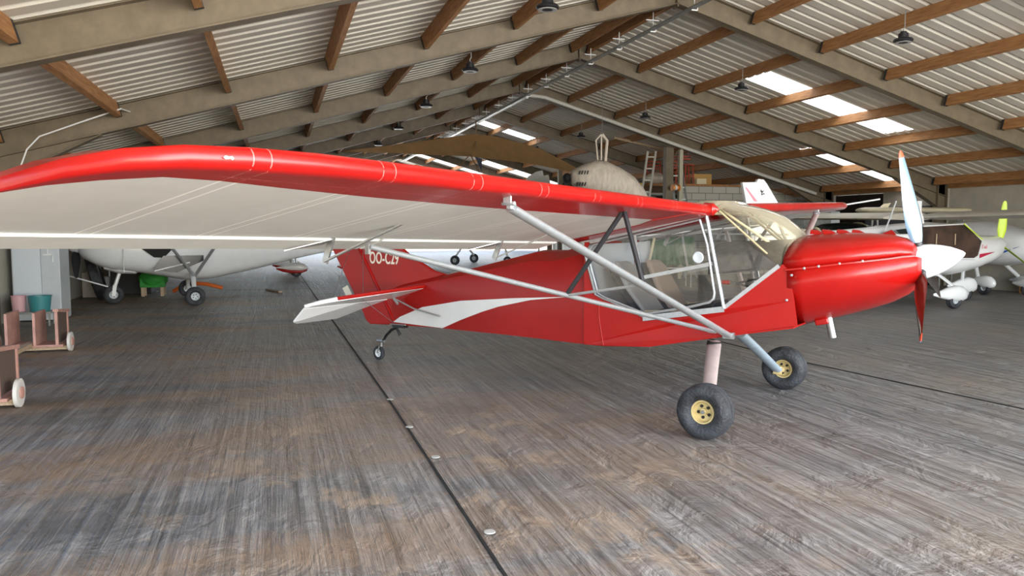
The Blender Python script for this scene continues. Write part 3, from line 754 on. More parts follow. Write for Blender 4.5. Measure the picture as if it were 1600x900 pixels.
for s in (-1, 1):
    MB().prism([(-.19, s*.497, 1.645), (-.04, s*.497, .92), (.37, s*.478, 1.255)], (0, .003, 0)).build('quarter_window', CLEAR, RP, 0)
    MB().prism([(x, s*.498, z) for x, z in ((-.196, 1.64), (-1.244, 1.42), (-1.294, 1.32), (-1.183, .964), (-1.032, .911), (-.719, .80), (-.05, .915))], (0, .003, 0)).build('door_window', CLEAR, RP, 0)
    fr = MB()
    fr.tube([(x, s*.505, z) for x, z in ((-1.294, 1.33), (-1.183, .964), (-1.10, .93), (-1.032, .911), (-.719, .798))], .011, 8)
    fr.bar((-.73, s*.507, .785), (-.036, s*.507, .905), .012, .045); fr.bar((-1.244, s*.507, 1.425), (-.20, s*.507, 1.648), .012, .025)
    fr.tube([(-.036, s*.507, .91), (-.196, s*.507, 1.65)], .014, 8)
    fr.bar((-.036, s*.504, .915), (.375, s*.483, 1.258), .012, .03)
    fr.build('window_frame', ALUB, RP)
    dr = MB(); dr.tube([(x, s*.515, z) for x, z in ((-.245, 1.61), (-.18, 1.413), (-.112, 1.03), (-.118, .985), (-.15, .955), (-.32, .905), (-.70, .825))], .011, 8)
    dr.tube([(x, s*.515, z) for x, z in ((-.245, 1.61), (-1.20, 1.40), (-1.262, 1.32), (-1.155, .98), (-1.09, .945), (-.70, .825))], .009, 8)
    dr.bar((-.74, s*.515, 1.128), (-.135, s*.515, 1.262), .014, .03); dr.bar((-.81, s*.515, 1.485), (-.74, s*.515, 1.13), .02, .014)
    d_o = dr.build('door_frame', ALUB, RP)
    MB().lathe([(0, .045), (.008, .047), (.014, .040), (.010, .0)], (-.252, s*.512, 1.309), (0, s, 0), 24, caps=False).build('air_vent', GREYL, d_o)
tb_ = MB()
for s in (-1, 1):
    tb_.tube([(-.16, s*.30, 1.70), (.22, s*.18, 1.42)], .011, 8, mi=0); tb_.tube([(-.12, s*.42, 1.68), (.34, s*.42, 1.28)], .008, 8)
tb_.tube([(-.15, -.46, 1.66), (-.15, .46, 1.66)], .012, 8)
tb_.build('cabin_tube', CREAM, RP)
ct = MB()
for s in (-1, 1):
    ct.tube([(-1.25, s*.44, .62), (.36, s*.43, .84)], .011, 8); ct.tube([(-1.2, s*.4, .8), (-.35, s*.4, .86)], .012, 8)
ct.tube([(-.75, -.44, .80), (-.75, .44, .80)], .011, 8); ct.tube([(-.05, -.44, .80), (-.05, .44, .80)], .011, 8); ct.tube([(-1.22, .42, .62), (-1.05, .42, 1.45)], .014, 8)
ct.build('cabin_rail', mat('cream_tube', (.62, .54, .38), .5), RP)

# instrument hood, panel and pedals
hd = []
for x, zt, zb, w in ((-.20, 1.425, 1.17, .43), (.1, 1.44, 1.20, .445), (.385, 1.455, 1.235, .455)):
    hd.append([(x, -w*cos(pi*k/12), zb+(zt-zb)*sin(pi*k/12)**.5) for k in range(13)])
MB().loft(hd, caps=False, ring_closed=False).build('instrument_hood', HOOD, RP, 60)
pn = MB(); pn.prism([(-.19, -.42*cos(pi*k/12), 1.17+.245*sin(pi*k/12)**.5) for k in range(13)], (.01, 0, 0)); pn.build('instrument_panel', DARK, RP, 0)
pd = MB()
for y_, z_ in ((-.30, .98), (-.18, 1.0), (.1, .98), (.24, 1.0)):
    pd.tube([(.12, y_, z_+.12), (.10, y_, z_-.08)], .010, 6); pd.box((.09, y_, z_-.09), (.02, .08, .09))
for k in range(5): pd.lathe([(0, .05-.006*k), (.02, .05-.006*k)], (.16+.03*k, -.22+.05*k, .98+.02*k), (1, 0, .3), 12)
pd.tube([(-.05, -.36, 1.12), (.15, -.3, 1.06), (.3, -.1, 1.1)], .008, 6); pd.tube([(.0, -.3, 1.1), (.2, -.36, 1.15), (.33, -.2, 1.0)], .008, 6)
pd.box((.26, -.1, 1.02), (.14, .35, .2)); pd.build('rudder_pedals', BLACKP, RP)
MB().tube([(-.09, -.40, 1.11), (-.03, -.40, 1.11)], .018, 8).build('knob', RED, RP)

# seats
for s, cmat in ((-1, SEATG), (1, SEATT)):
    y = s*.22
    cu = MB(); cu.loft([[(x, y-.19, z), (x, y+.19, z), (x, y+.19, z+.08), (x, y-.19, z+.08)] for x, z in ((-.30, .82), (-.55, .78), (-.78, .74))])
    seat = cu.build('seat_cushion', SEATD, RP, 0, bevel=.02)
    bk = MB(); bk.loft([[(x, y-w_, z), (x, y+w_, z), (x-.06, y+w_, z+.01), (x-.06, y-w_, z+.01)] for x, z, w_ in ((-.70, .78, .19), (-.88, 1.0, .20), (-1.00, 1.18, .17), (-1.04, 1.24, .12))] if s < 0 else
            [[(x, y-w_, z), (x, y+w_, z), (x-.06, y+w_, z+.01), (x-.06, y-w_, z+.01)] for x, z, w_ in ((-.66, .78, .19), (-.80, 1.0, .20), (-.90, 1.18, .17), (-.94, 1.24, .12))])
    bk.build('seat_back', cmat, RP, 0, bevel=.02)
    sd = MB(); 
    xo = 0 if s < 0 else .06
    sd.loft([[(x+xo, y-w_-.012, z), (x+xo, y+w_+.012, z), (x-.05+xo, y+w_+.012, z), (x-.05+xo, y-w_-.012, z)] for x, z, w_ in ((-.77, .76, .19), (-.95, 1.0, .20), (-1.07, 1.18, .17), (-1.10, 1.22, .13))])
    sd.build('seat_shell', SEATD, RP, 0, bevel=.015)

# ------------------------------------------------------------------ things along the left wall
# wing dolly with felt-lined saddles
D = thing('wing_dolly', 'dusty pink wing dolly with saddle racks and white wheels at left wall', 'trolley', (-2.95, 9.2, 0))
def local(x, y): return (x+2.95, y-9.2)
for yy, xs_, wr in ((10.88, (-3.20, -2.90, -2.62), .12), (7.60, (-3.0, -2.62, -2.27), .125)):
    for q, xx in enumerate(xs_):
        lx, ly = local(xx, yy)
        if q < 2:
            m = MB(); m.loft([[(lx+.035*cos(a)-.02, ly+dy, z) for a, dy in ((0, -.24), (.5, -.15), (.8, 0), (.5, .15), (0, .24))]+[(lx+.035*cos(a)+.01, ly+dy, z) for a, dy in ((0, .24), (.5, .15), (.8, 0), (.5, -.15), (0, -.24))] for z in (.10, .50)])
            m.build('saddle', PINK, D, 30)
        else:
            m = MB(); m.bar((lx, ly-.25, .10), (lx, ly-.25, .53), .035, .03); m.bar((lx, ly+.25, .10), (lx, ly+.25, .47), .03, .03); m.bar((lx, ly-.27, .53), (lx, ly+.27, .48), .06, .035)
            o = m.build('end_frame', PINK, D, 0)
            MB().prism([(lx, ly-.23, .12), (lx, ly+.23, .12), (lx, ly+.23, .46), (lx, ly-.23, .51)], (-.012, 0, 0)).build('lining_board', mat('brown_lining_%d' % int(yy), (.11, .075, .06), .9), o, 0)
    x0, x1 = local(xs_[0], yy)[0], local(xs_[2], yy)[0]; ly = yy-9.2
    m = MB(); m.box(((x0+x1)/2, ly, .085), (x1-x0+.10, .42, .03)); m.build('base_board', PINK, D, 0, bevel=.004)
    m = MB(); m.box(((x0+x1)/2+.02, ly-.1, .05), (x1-x0+.16, .05, .05)); m.build('axle_beam', TIMB, D, 0)
    for xx in (x0-.11, x1+.11):
        wh = MB().lathe([(-.018, wr*.55), (-.022, wr*.8), (-.015, wr), (.015, wr), (.022, wr*.8), (.018, wr*.55)], (xx, ly-.1, wr), (1, 0, 0), 24).build('wheel', mat('off_white_tyre', (.62, .60, .56), .6), D)
        MB().lathe([(-.035, wr*.3), (-.03, wr*.42), (.03, wr*.42), (.035, wr*.3)], (xx, ly-.1, wr), (1, 0, 0), 16).build('hub', PINK, wh)
m = MB(); m.bar((0, -1.5, .10), (0, 1.65, .10), .09, .05); m.build('long_beam', TIMB, D, 0, bevel=.004)

# locker, low bench and buckets
t = thing('steel_locker', 'light grey two-door steel locker against the left wall', 'cabinet', (-3.79, 14.62, 0))
MB().box((0, 0, .95), (.70, .60, 1.86)).build('locker_body', GREYL, t, 0, bevel=.01)
MB().box((-.13, -.31, .95), (.40, .02, 1.78)).build('locker_door', mat('pale_blue_door', (.66, .72, .78), .4), t, 0, bevel=.004)
dd = MB().box((.21, -.31, .95), (.26, .02, 1.78)).build('locker_door', GREYL, t, 0, bevel=.004)
m = MB(); m.bar((.12, -.335, 1.10), (.26, -.335, 1.10), .02, .025); m.bar((.26, -.335, 1.11), (.26, -.335, .98), .02, .02); m.bar((.19, -.335, 1.2), (.19, -.335, 1.10), .015, .015); m.build('handle', WHITE, dd, 0)
for sx in (-1, 1): MB().box((sx*.3, -.24, .02), (.05, .05, .04)).build('foot', GREYS, t, 0)
t = thing('low_bench', 'low grey metal bench carrying two buckets by locker', 'bench', (-3.72, 13.75, 0))
MB().box((0, 0, .215), (.62, .36, .03)).build('bench_top', GREYS, t, 0, bevel=.004)
for sx in (-1, 1):
    for sy in (-1, 1): MB().bar((sx*.27, sy*.14, 0), (sx*.27, sy*.14, .20), .025, .025).build('leg', GREYS, t, 0)
def bucket(name, label, mt, loc, r, h):
    o = MB().lathe([(.004, .001), (0, r*.84), (h*.95, r), (h*.95, r*1.06), (h, r*1.06), (h, r*.97), (.02, r*.80), (.02, .001)], (0, 0, 0), (0, 0, 1), 28, caps=False).build(name, mt); o.location = loc
    return tag(o, label, 'bucket')
bucket('bucket', 'pink plastic bucket on the low bench', PINKB, (-3.90, 13.75, .23), .105, .25)
bucket('bucket', 'wide teal plastic bucket on the low bench', TEAL, (-3.60, 13.72, .23), .165, .245)

# junk behind the white aircraft
o = MB(); o.box((0, 0, .28), (.30, .35, .56)); o = o.build('carton', mat('tan_carton', (.45, .40, .33), .8), smooth=0, bevel=.01); o.location = (-3.98, 19.1, 0); tag(o, 'tan box against the left wall behind the white aircraft nose', 'box')
o = MB().box((0, 0, .2), (.38, .3, .4)).build('carton', mat('white_carton', (.62, .64, .68), .6), smooth=0, bevel=.01); o.location = (-3.93, 19.9, .0); tag(o, 'white box beside the leaning tractor tyre', 'box')
ty = MB().lathe([(-.09, .30), (-.11, .42), (-.08, .52), (.08, .52), (.11, .42), (.09, .30)], (0, 0, 0), (1, .15, .25), 30, caps=False)
ty = ty.build('tyre', RUBBER); ty.location = (-3.72, 18.35, .50); tag(ty, 'large worn black tyre leaning by the left wall', 'tyre')
o = MB().box((0, 0, .35), (.85, .6, .7)).build('crate', mat('black_crate', (.02, .02, .02), .7), smooth=0, bevel=.02); o.location = (-3.25, 19.8, 0); tag(o, 'black crate behind the white aircraft nose wheel', 'crate')
t = thing('covered_mower', 'garden machine under bright green cloth on pale legs', 'machine', (-2.7, 19.0, 0))
m = MB(); m.sphere((0, 0, .38), (.32, .25, .20), 14); m.box((.0, 0, .3), (.5, .35, .2)); m.build('cloth', GREENB, t)
for sx in (-1, 1):
    for sy in (-1, 1): MB().box((sx*.2, sy*.14, .10), (.07, .05, .20)).build('leg', TIMB, t, 0)
o = MB().tube([(0, 0, .05), (.3, -.1, .25), (.75, -.2, .22), (1.1, -.2, .12)], .045, 8).build('orange_hose', mat('orange_rubber', (.75, .16, .03), .5)); o.location = (-2.35, 19.5, 0); tag(o, 'orange hose lying beside the green covered machine', 'hose')

# ------------------------------------------------------------------ other aircraft
def box_body(sts, p=3.0, n=32): return body(sts, n, p)
def quick_wing(root, name, m, x0, ch, z, y0, y1, th, dih=.02, taper=1.0):
    for s in (-1, 1):
        rr = []
        for f in (0, .9, .97, 1.0):
            y = y0+(y1-y0)*f; k = (1-(1-taper)*f)*(1 if f < .95 else (.93 if f < .99 else .7)); c_ = ch*k; t_ = th*k; zz = z+dih*(y-y0)
            rr.append([(x0-c_*(1-cos(a))/2, s*y, zz+t_*(.5*sin(a)*(1.25 if sin(a) > 0 else .35))*(1-.55*(1-cos(a))/2)) for a in [2*pi*q/18 for q in range(18)]])
        MB().loft(rr).build(name, m, root, 50)

# white high-wing aircraft by the left wall
A = thing('light_aircraft', 'white high-wing light aircraft with dark propeller parked along left wall', 'aeroplane', (-1.67, 17.4, 0), radians(189.4))
box_body([(2.12, 0, 1.15, .10, .10), (2.07, 0, 1.15, .27, .20), (1.80, 0, 1.12, .42, .33), (1.53, 0, 1.11, .47, .42), (1.0, 0, 1.10, .52, .48), (.6, 0, 1.18, .55, .64), (.21, 0, 1.22, .56, .77), (-.28, 0, 1.22, .56, .76), (-.9, 0, 1.22, .46, .64), (-1.5, 0, 1.18, .34, .47), (-2.1, 0, 1.15, .22, .29), (-2.8, 0, 1.16, .10, .16), (-3.1, 0, 1.16, .04, .13)], 2.7).build('fuselage', WHITE, A, 50)
body([(1.75, 0, .86, .05, .03), (1.68, 0, .80, .20, .10), (1.4, 0, .74, .26, .13), (1.12, 0, .69, .24, .09), (1.05, 0, .68, .10, .04)], 20).build('chin_scoop', WHITE, A)
sp2 = MB().lathe([(0, .13), (.08, .12), (.17, .07), (.21, .01)], (2.10, 0, 1.16), (1, 0, 0), 20).build('spinner', WHITE, A)
for k in range(3):
    f = radians(152+120*k); blade_mb((2.16, 0, 1.16), (1, 0, 0), (0, sin(f), cos(f)), .68, .08, .17, .03, tip=2, twist=(70, 50)).build('propeller_blade', [BLACKP, BLACKP, BLACKP], A)
quick_wing(A, 'wing', WHITEF, 1.2, 2.0, 2.0, .4, 4.6, .18)
fn = MB().prism([(-2.5, -.02, 1.25), (-3.0, -.02, 1.9), (-3.35, -.02, 1.9), (-3.3, -.02, 1.05), (-2.95, -.02, 1.02)], (0, .04, 0)).build('fin', mat('navy_paint', (.03, .07, .20), .35), A, 0)
for s in (-1, 1):
    MB().prism([(x, s*.565, z) for x, z in ((.79, .72), (.61, .98), (-.14, .98), (-.14, .87), (.37, .64))], (0, s*.006, 0)).build('lower_window', DARKG, A, 0)
    MB().prism([(x, s*.56, z) for x, z in ((1.0, 1.13), (.78, .95), (.60, .94), (.42, 1.13), (.35, 1.55), (.75, 1.55))], (0, s*.006, 0)).build('seat_opening', DARK, A, 0)
    MB().tube([(.78, s*.575, .68), (.12, s*.575, .84)], .015, 6).build('sill_tube', WHITE, A)
    MB().bar((1.32, s*.53, .66), (1.32, s*.50, 1.45), .012, .02).build('cowl_seam', GREYS, A, 0)
    MB().tube([(.05, s*.68, .56), (1.05, s*2.0, 1.95)], .030, 10).build('lift_strut', ALU, A); MB().tube([(.05, s*.68, .56), (-.75, s*2.0, 1.95)], .030, 10).build('lift_strut', ALU, A)
    MB().tube([(.08, s*.45, .62), (.08, s*.75, .52), (.08, s*1.02, .20)], [.05, .05, .035], 10, flat=.6, flatdir=(1, 0, 0)).build('landing_gear_leg', WHITE, A)
    wheel_part(A, (.08, s*1.13, .19), .19, .13, GREYL, name='wheel')
MB().tube([(1.40, .03, .66), (1.50, .05, .36)], .035, 10).build('nose_leg', WHITE, A)
fk = MB(); fk.bar((1.50, .10, .38), (1.53, .10, .17), .02, .07); fk.bar((1.50, -.10, .38), (1.53, -.10, .17), .02, .07); fk.bar((1.5, -.11, .38), (1.5, .11, .38), .05, .03); fk.build('nose_fork', WHITE, A, 0)
wheel_part(A, (1.53, 0, .19), .19, .12, GREYL, name='nose_wheel')
o = MB().tube([(1.62, .09, .36), (2.55, .03, .68)], .015, 8).build('tow_bar', WHITE); o.location = A.location; o.rotation_euler = A.rotation_euler; tag(o, 'white tow bar hooked to the nose wheel of the white aircraft', 'tow bar')

# far aircraft with red and white wheel fairings
def far_plane(label, loc, rot, mt, fmt, z0, bare=False):
    F = thing('light_aircraft', label, 'aeroplane', loc, rot)
    box_body([(2.4, 0, z0+.45, .12, .12), (2.2, 0, z0+.42, .35, .30), (1.2, 0, z0+.42, .5, .42), (.3, 0, z0+.55, .55, .55), (-.6, 0, z0+.55, .5, .5), (-2.0, 0, z0+.5, .25, .28), (-3.4, 0, z0+.5, .05, .14)], 2.6).build('fuselage', mt, F, 50)
    quick_wing(F, 'wing', mt, .8, 1.25, z0+1.12, .3, 4.6, .17)
    MB().prism([(-2.8, -.02, z0+.5), (-3.2, -.02, z0+1.3), (-3.6, -.02, z0+1.3), (-3.5, -.02, z0+.4)], (0, .04, 0)).build('fin', mt, F, 0)
    for s in (-1, 1):
        MB().tube([(0, s*.3, z0+.1), (0, s*1.05, .35)], .04, 8).build('landing_gear_leg', mt, F)
        if bare: wheel_part(F, (0, s*1.1, .20), .20, .12, GREYL)
        else:
            p_ = pant(F, (0, s*1.1, .27), .95, .30, .20, mt)
            body([(-.60, s*1.1, .27, .012, .02), (-.42, s*1.1, .22, .075, .05), (-.15, s*1.1, .17, .102, .06), (.15, s*1.1, .17, .10, .06), (.33, s*1.1, .23, .06, .05)], 16).build('red_underside', fmt, p_)
    MB().tube([(1.8, 0, z0+.1), (1.9, 0, .3)], .04, 8).build('nose_leg', mt, F)
    if bare: wheel_part(F, (1.9, 0, .17), .17, .1, GREYL, name='nose_wheel')
    else:
        p_ = pant(F, (1.9, 0, .25), .8, .28, .18, mt)
        body([(1.4, 0, .25, .012, .02), (1.6, 0, .19, .075, .05), (1.9, 0, .15, .092, .05), (2.15, 0, .2, .06, .05)], 16).build('red_underside', fmt, p_)
    return F
far_plane('white aircraft with red and white wheel fairings, behind the red tail fin', (.5, 26.0, 0), radians(3), WHITE, RED, 1.0)
far_plane('distant light aircraft on bare black wheels, at the far end', (7.6, 31.7, 0), radians(-35), WHITE, RED, .62, bare=True)
o = MB().bar((0, -.45, .02), (0, .45, .02), .09, .03).build('timber_batten', TIMB, smooth=0); o.location = (-.1, 19.4, 0); o.rotation_euler = (0, 0, .35); tag(o, 'short pale timber batten lying on the floor beyond the tail', 'batten')

# white high-wing aircraft with open cockpit door, right
Cc = thing('light_aircraft', 'white high-wing aircraft with open cockpit door and yellow-green propeller', 'aeroplane', (12.28, 12.5, 0), radians(3.7))
box_body([(2.42, 0, 1.20, .10, .10), (2.38, 0, 1.19, .20, .16), (2.15, 0, 1.13, .36, .25), (1.85, 0, 1.08, .43, .30), (1.4, 0, 1.04, .50, .38), (1.05, 0, 1.06, .54, .46), (.75, 0, 1.10, .56, .54), (.2, 0, 1.12, .57, .54), (-.4, 0, 1.14, .55, .48), (-1.0, 0, 1.18, .48, .38), (-1.8, 0, 1.22, .35, .28), (-2.8, 0, 1.28, .20, .18), (-3.9, 0, 1.34, .06, .10)], 2.6).build('fuselage', WHITE, Cc, 50)
quick_wing(Cc, 'wing', mat('white_wing_shade_tone', (.62, .58, .50), .5, var=.1), .95, 1.35, 1.73, .40, 4.7, .26, dih=.012)  # white wing with its shade mixed into the base colour
for s in (-1, 1):
    MB().prism([(x, s*.572, z) for x, z in ((-.55, 1.50), (-.39, 1.56), (.71, 1.60), (1.21, 1.27), (1.13, .99), (1.0, .93), (-.36, .96), (-.55, 1.2))], (0, s*.012, 0)).build('door_opening', DOORD, Cc, 0)
    fr = MB(); fr.tube([(x, s*.588, z) for x, z in ((-.39, 1.57), (.71, 1.615), (1.21, 1.28), (1.12, .98), (1.0, .92), (-.36, .95))], .016, 6); fr.build('door_edge', WHITE, Cc)
    MB().tube([(.66, s*.60, 1.62), (1.20, s*.60, 1.30)], .012, 6).build('edge_trim', YG, Cc)['label'] = 'yellow-green windscreen edge'
    MB().prism([(x, s*.55, z) for x, z in ((-1.05, 1.50), (-.62, 1.54), (-.62, 1.42), (-.95, 1.42))], (0, s*.012, 0)).build('rear_window', DARKG, Cc, 0)
    MB().prism([(x, s*.50, z) for x, z in ((-1.45, 1.40), (-1.12, 1.50), (-1.0, 1.40))], (0, s*.03, 0)).build('red_patch', RED, Cc, 0)
    MB().prism([(x, s*.52, z) for x, z in ((1.24, 1.01), (1.66, 1.05), (1.24, .93))], (0, s*.012, 0)).build('red_flash', mat('crimson_%d' % s, (.45, .01, .05), .4), Cc, 0)
    for xx in (-.05, .45): MB().tube([(xx, s*.60, 1.20), (xx, s*.60, 1.42)], .012, 6).build('cockpit_post', TIMB, Cc)
    MB().tube([(-.30, s*.42, .74), (-.1, s*.75, .62), (.08, s*.98, .38)], [.06, .055, .045], 10, flat=.45, flatdir=(1, 0, 0)).build('landing_gear_leg', WHITE, Cc)
    pant(Cc, (.0, s*1.0, .26), .86, .31, .22, WHITE, R=.16)
letters('T-al', (1.26, -.532, 1.12), (radians(90), 0, radians(3)), .11, mat('faint_red_lettering', (.75, .25, .28), .5), Cc, 'nose_lettering')
MB().tube([(1.45, 0, .74), (1.58, .12, .40)], .035, 8).build('nose_leg', WHITE, Cc); pant(Cc, (1.72, .15, .30), .84, .33, .22, WHITE, R=.16)
fn = MB().prism([(x, -.03, z) for x, z in ((-4.19, 2.36), (-3.88, 2.37), (-3.84, 2.43), (-3.72, 2.42), (-3.64, 2.34), (-3.40, 2.02), (-2.9, 1.35), (-4.05, 1.30), (-4.10, 2.0))], (0, .06, 0)).build('fin', WHITE, Cc, 0)
MB().prism([(x, -.034, z) for x, z in ((-4.13, 2.27), (-4.10, 2.27), (-3.85, 2.02), (-3.92, 2.02))], (0, .068, 0)).build('pink_stripe', mat('pink_stripe', (.80, .28, .38), .5), fn, 0)
eb = MB(); 
for pts in (((-3.79, 2.24), (-3.76, 2.20), (-3.73, 2.18)), ((-3.80, 2.21), (-3.76, 2.195), (-3.71, 2.22)), ((-3.765, 2.20), (-3.76, 2.15), (-3.75, 2.13)), ((-3.75, 2.15), (-3.71, 2.165), (-3.70, 2.15))):
    eb.tube([(x, -.034, z) for x, z in pts], [.004, .010, .003], 6)
eb.build('bird_emblem', DARK, fn)
MB().box((-3.85, 0, 1.42), (.45, 2.3, .03)).build('tailplane', WHITE, Cc, 0, bevel=.01)
MB().lathe([(0, .14), (.08, .12), (.18, .06), (.22, .01)], (2.42, 0, 1.19), (1, 0, 0), 18).build('spinner', WHITE, Cc)
for k in range(3):
    f = radians(4+120*k); d_ = (0, -sin(f), cos(f)); blade_mb((2.50, 0, 1.19), (1, 0, 0), d_, .92, .08, .17, .03, tip=2, twist=(60, 50)).build('propeller_blade', [YG, YG, YG], Cc)
m = MB(); m.loft([[(x-.08*k, -.62+dy, z) for x, dy in ((-.42, -.01), (-.56, -.01), (-.56, .01), (-.42, .01))] for z, k in ((1.62, .0), (1.72, .2), (1.85, 1), (2.02, 1), (2.05, 1))]); m.build('antenna_fin', WHITE, Cc, 0)
MB().tube([(-1.55, -1.0, 2.02), (-1.25, -.5, 1.5)], .014, 6).build('antenna_rod', WHITE, Cc)

# cream bubble-canopy aircraft behind the red cowling
B = thing('light_aircraft', 'cream aircraft with dark bubble canopy, behind the red cowling', 'aeroplane', (12.0, 14.6, 0), radians(176))
box_body([(1.55, 0, 1.02, .10, .12), (1.45, 0, 1.08, .38, .36), (1.2, 0, 1.09, .43, .42), (.75, 0, 1.08, .47, .44), (.3, 0, .98, .52, .44), (-.6, 0, .96, .52, .42), (-1.6, 0, 1.0, .36, .30), (-2.8, 0, 1.05, .12, .14)], 2.5).build('fuselage', CREAM, B, 50)
body([(.62, 0, 1.30, .10, .05), (.40, 0, 1.30, .40, .22), (.1, 0, 1.30, .46, .33), (-.4, 0, 1.30, .48, .36), (-.8, 0, 1.30, .45, .33), (-1.2, 0, 1.27, .30, .2), (-1.5, 0, 1.22, .1, .06)], 24).build('canopy', DARKG, B)
for xs1, w1_, h1 in ((.40, .41, .23), (-.72, .465, .345)):
    MB().tube([(xs1+(.18*(1-sin(pi*k/12)) if xs1 > 0 else 0), w1_*cos(pi*k/12), 1.30+h1*sin(pi*k/12)) for k in range(13)], .028, 6).build('canopy_frame', CREAM, B)
quick_wing(B, 'wing', CREAM, .5, 1.1, .72, .4, 1.9, .14)
for s in (-1, 1):
    MB().tube([(0, s*.9, .70), (0, s*.95, .25)], .035, 8).build('landing_gear_leg', CREAM, B); wheel_part(B, (0, s*1.0, .18), .18, .12, GREYL)
MB().tube([(1.3, 0, .75), (1.32, 0, .25)], .035, 8).build('nose_leg', CREAM, B); wheel_part(B, (1.32, .0, .16), .16, .1, GREYL, name='nose_wheel')
MB().prism([(-2.3, -.02, 1.1), (-2.6, -.02, 1.55), (-2.9, -.02, 1.55), (-2.85, -.02, 1.0)], (0, .04, 0)).build('fin', CREAM, B, 0)

# white aircraft with blue swoosh at the right edge
E = thing('light_aircraft', 'white aircraft with blue swoosh along its side, by right wall', 'aeroplane', (16.22, 14.5, 0), radians(-90))
box_body([(1.75, 0, 1.12, .10, .10), (1.65, 0, 1.12, .34, .28), (1.3, 0, 1.10, .48, .36), (.8, 0, 1.12, .56, .46), (.3, 0, 1.18, .60, .52), (-.3, 0, 1.2, .60, .50), (-1.2, 0, 1.18, .45, .38), (-2.4, 0, 1.2, .22, .22), (-3.2, 0, 1.2, .05, .1)], 2.5).build('fuselage', WHITE, E, 50)
for s in (-1, 1):
    P = [(1.45, 1.12), (1.1, 1.0), (.6, .94), (0, .93), (0, .87), (.6, .88), (1.05, .93)]
    MB().prism([(x, s*(lerp_tab([(-.3, .60), (.3, .60), (.8, .565), (1.3, .485), (1.65, .36)], x)-.006), z) for x, z in P], (0, s*.012, 0)).build('blue_swoosh', mat('blue_swoosh_%d' % s, (.02, .10, .42), .4), E, 0)
    MB().tube([(.3, s*.4, .75), (.6, s*.62, .38)], .045, 8).build('landing_gear_leg', WHITE, E); pant(E, (.8, s*.64, .27), .74, .28, .20, WHITE, R=.16)
MB().tube([(1.3, 0, .8), (1.35, 0, .35)], .04, 8).build('nose_leg', WHITE, E); pant(E, (1.35, 0, .25), .62, .26, .17, WHITE, R=.15)
MB().lathe([(0, .14), (.1, .11), (.2, .03), (.22, .005)], (1.72, 0, 1.12), (1, 0, 0), 18).build('spinner', WHITE, E)
quick_wing(E, 'wing_stub', WHITE, .2, .9, .85, .4, .72, .14)

# cream wing panel stored on a rack, with the things against the right wall
t = thing('stored_wing', 'long cream wing panel with rounded tip lying on a rack by right wall', 'wing', (13.85, 15.8, 0), radians(-14))
rr = []
for f in (0, .02, .06, 1.0):
    k = {0: .35, .02: .75, .06: 1, 1.0: 1}[f]; rr.append([(2.6*f, .42*k*cos(a), 1.97+.075*k*sin(a)) for a in [2*pi*q/16 for q in range(16)]])
MB().loft(rr).build('wing_panel', CREAM, t, 50)
MB().prism([(.50, 0, 2.03), (.62, 0, 2.13), (.80, 0, 2.15), (.72, 0, 2.03)], (0, .02, 0)).build('aileron_horn', CREAM, t, 0)
for xx in (.4, 2.6):
    m = MB(); m.bar((xx, -.3, 0), (xx, -.1, 1.88), .04, .04); m.bar((xx, .3, 0), (xx, .1, 1.88), .04, .04); m.bar((xx, -.25, 1.885), (xx, .25, 1.885), .05, .03); m.build('rack_trestle', GREYS, t, 0)
def cabinet(name, label, mt, loc, dims, cat='cabinet'):
    o = MB().box((0, 0, dims[2]/2), dims).build(name, mt, smooth=0, bevel=.01); o.location = loc; return tag(o, label, cat)
t = thing('grey_cabinet', 'grey cabinet with pale blue end near the dark doorway', 'cabinet', (13.9, 17.5, 0))
MB().box((-.12, 0, .985), (.85, .5, 1.97)).build('cabinet_body', GREYS, t, 0, bevel=.01); MB().box((.45, 0, .985), (.29, .5, 1.97)).build('cabinet_end', GREYL, t, 0, bevel=.01)
for xx in (.05, .17): MB().lathe([(0, .022), (.01, .02)], (xx, -.25, 1.86), (0, -1, 0), 10).build('knob', BLACKP, t)
cabinet('shelf_unit', 'dark grey shelf unit against the right wall behind stored wing', mat('dark_grey_panel', (.05, .05, .055), .6), (16.72, 17.5, 0), (.42, 2.2, 2.12), 'shelf')
cabinet('wall_notice', 'small white notice on the right wall before the doorway', WHITE, (XR-.02, 21.2, 2.22), (.02, .45, .16), 'notice')
cabinet('timber_board', 'brown boards stacked at the foot of the right wall', WOOD, (16.80, 13.0, 0), (.12, 1.6, .28), 'boards')
t = thing('folded_panel', 'grey and tan panel with dark edge band behind yellow-green propeller', 'panel', (15.3, 14.6, 0), radians(-10))
MB().prism([(-.45, 0, 1.55), (.05, 0, 1.60), (-.12, 0, 1.30)], (0, .02, 0)).build('grey_sheet', GREYS, t, 0); MB().prism([(-.08, 0, 1.30), (.06, 0, 1.60), (.22, 0, 1.60), (.0, 0, 1.25)], (0, .02, 0)).build('tan_sheet', TIMB, t, 0)
MB().prism([(0, -.02, 1.22), (.52, -.02, 1.52), (.55, -.02, 1.60), (.42, -.02, 1.60), (-.02, -.02, 1.30)], (0, .02, 0)).build('dark_band', mat('dark_band', (.05, .055, .06), .5), t, 0)
MB().tube([(-.1, .0, 0), (-.1, .0, 1.32)], .02, 6).build('prop_stand', GREYS, t)

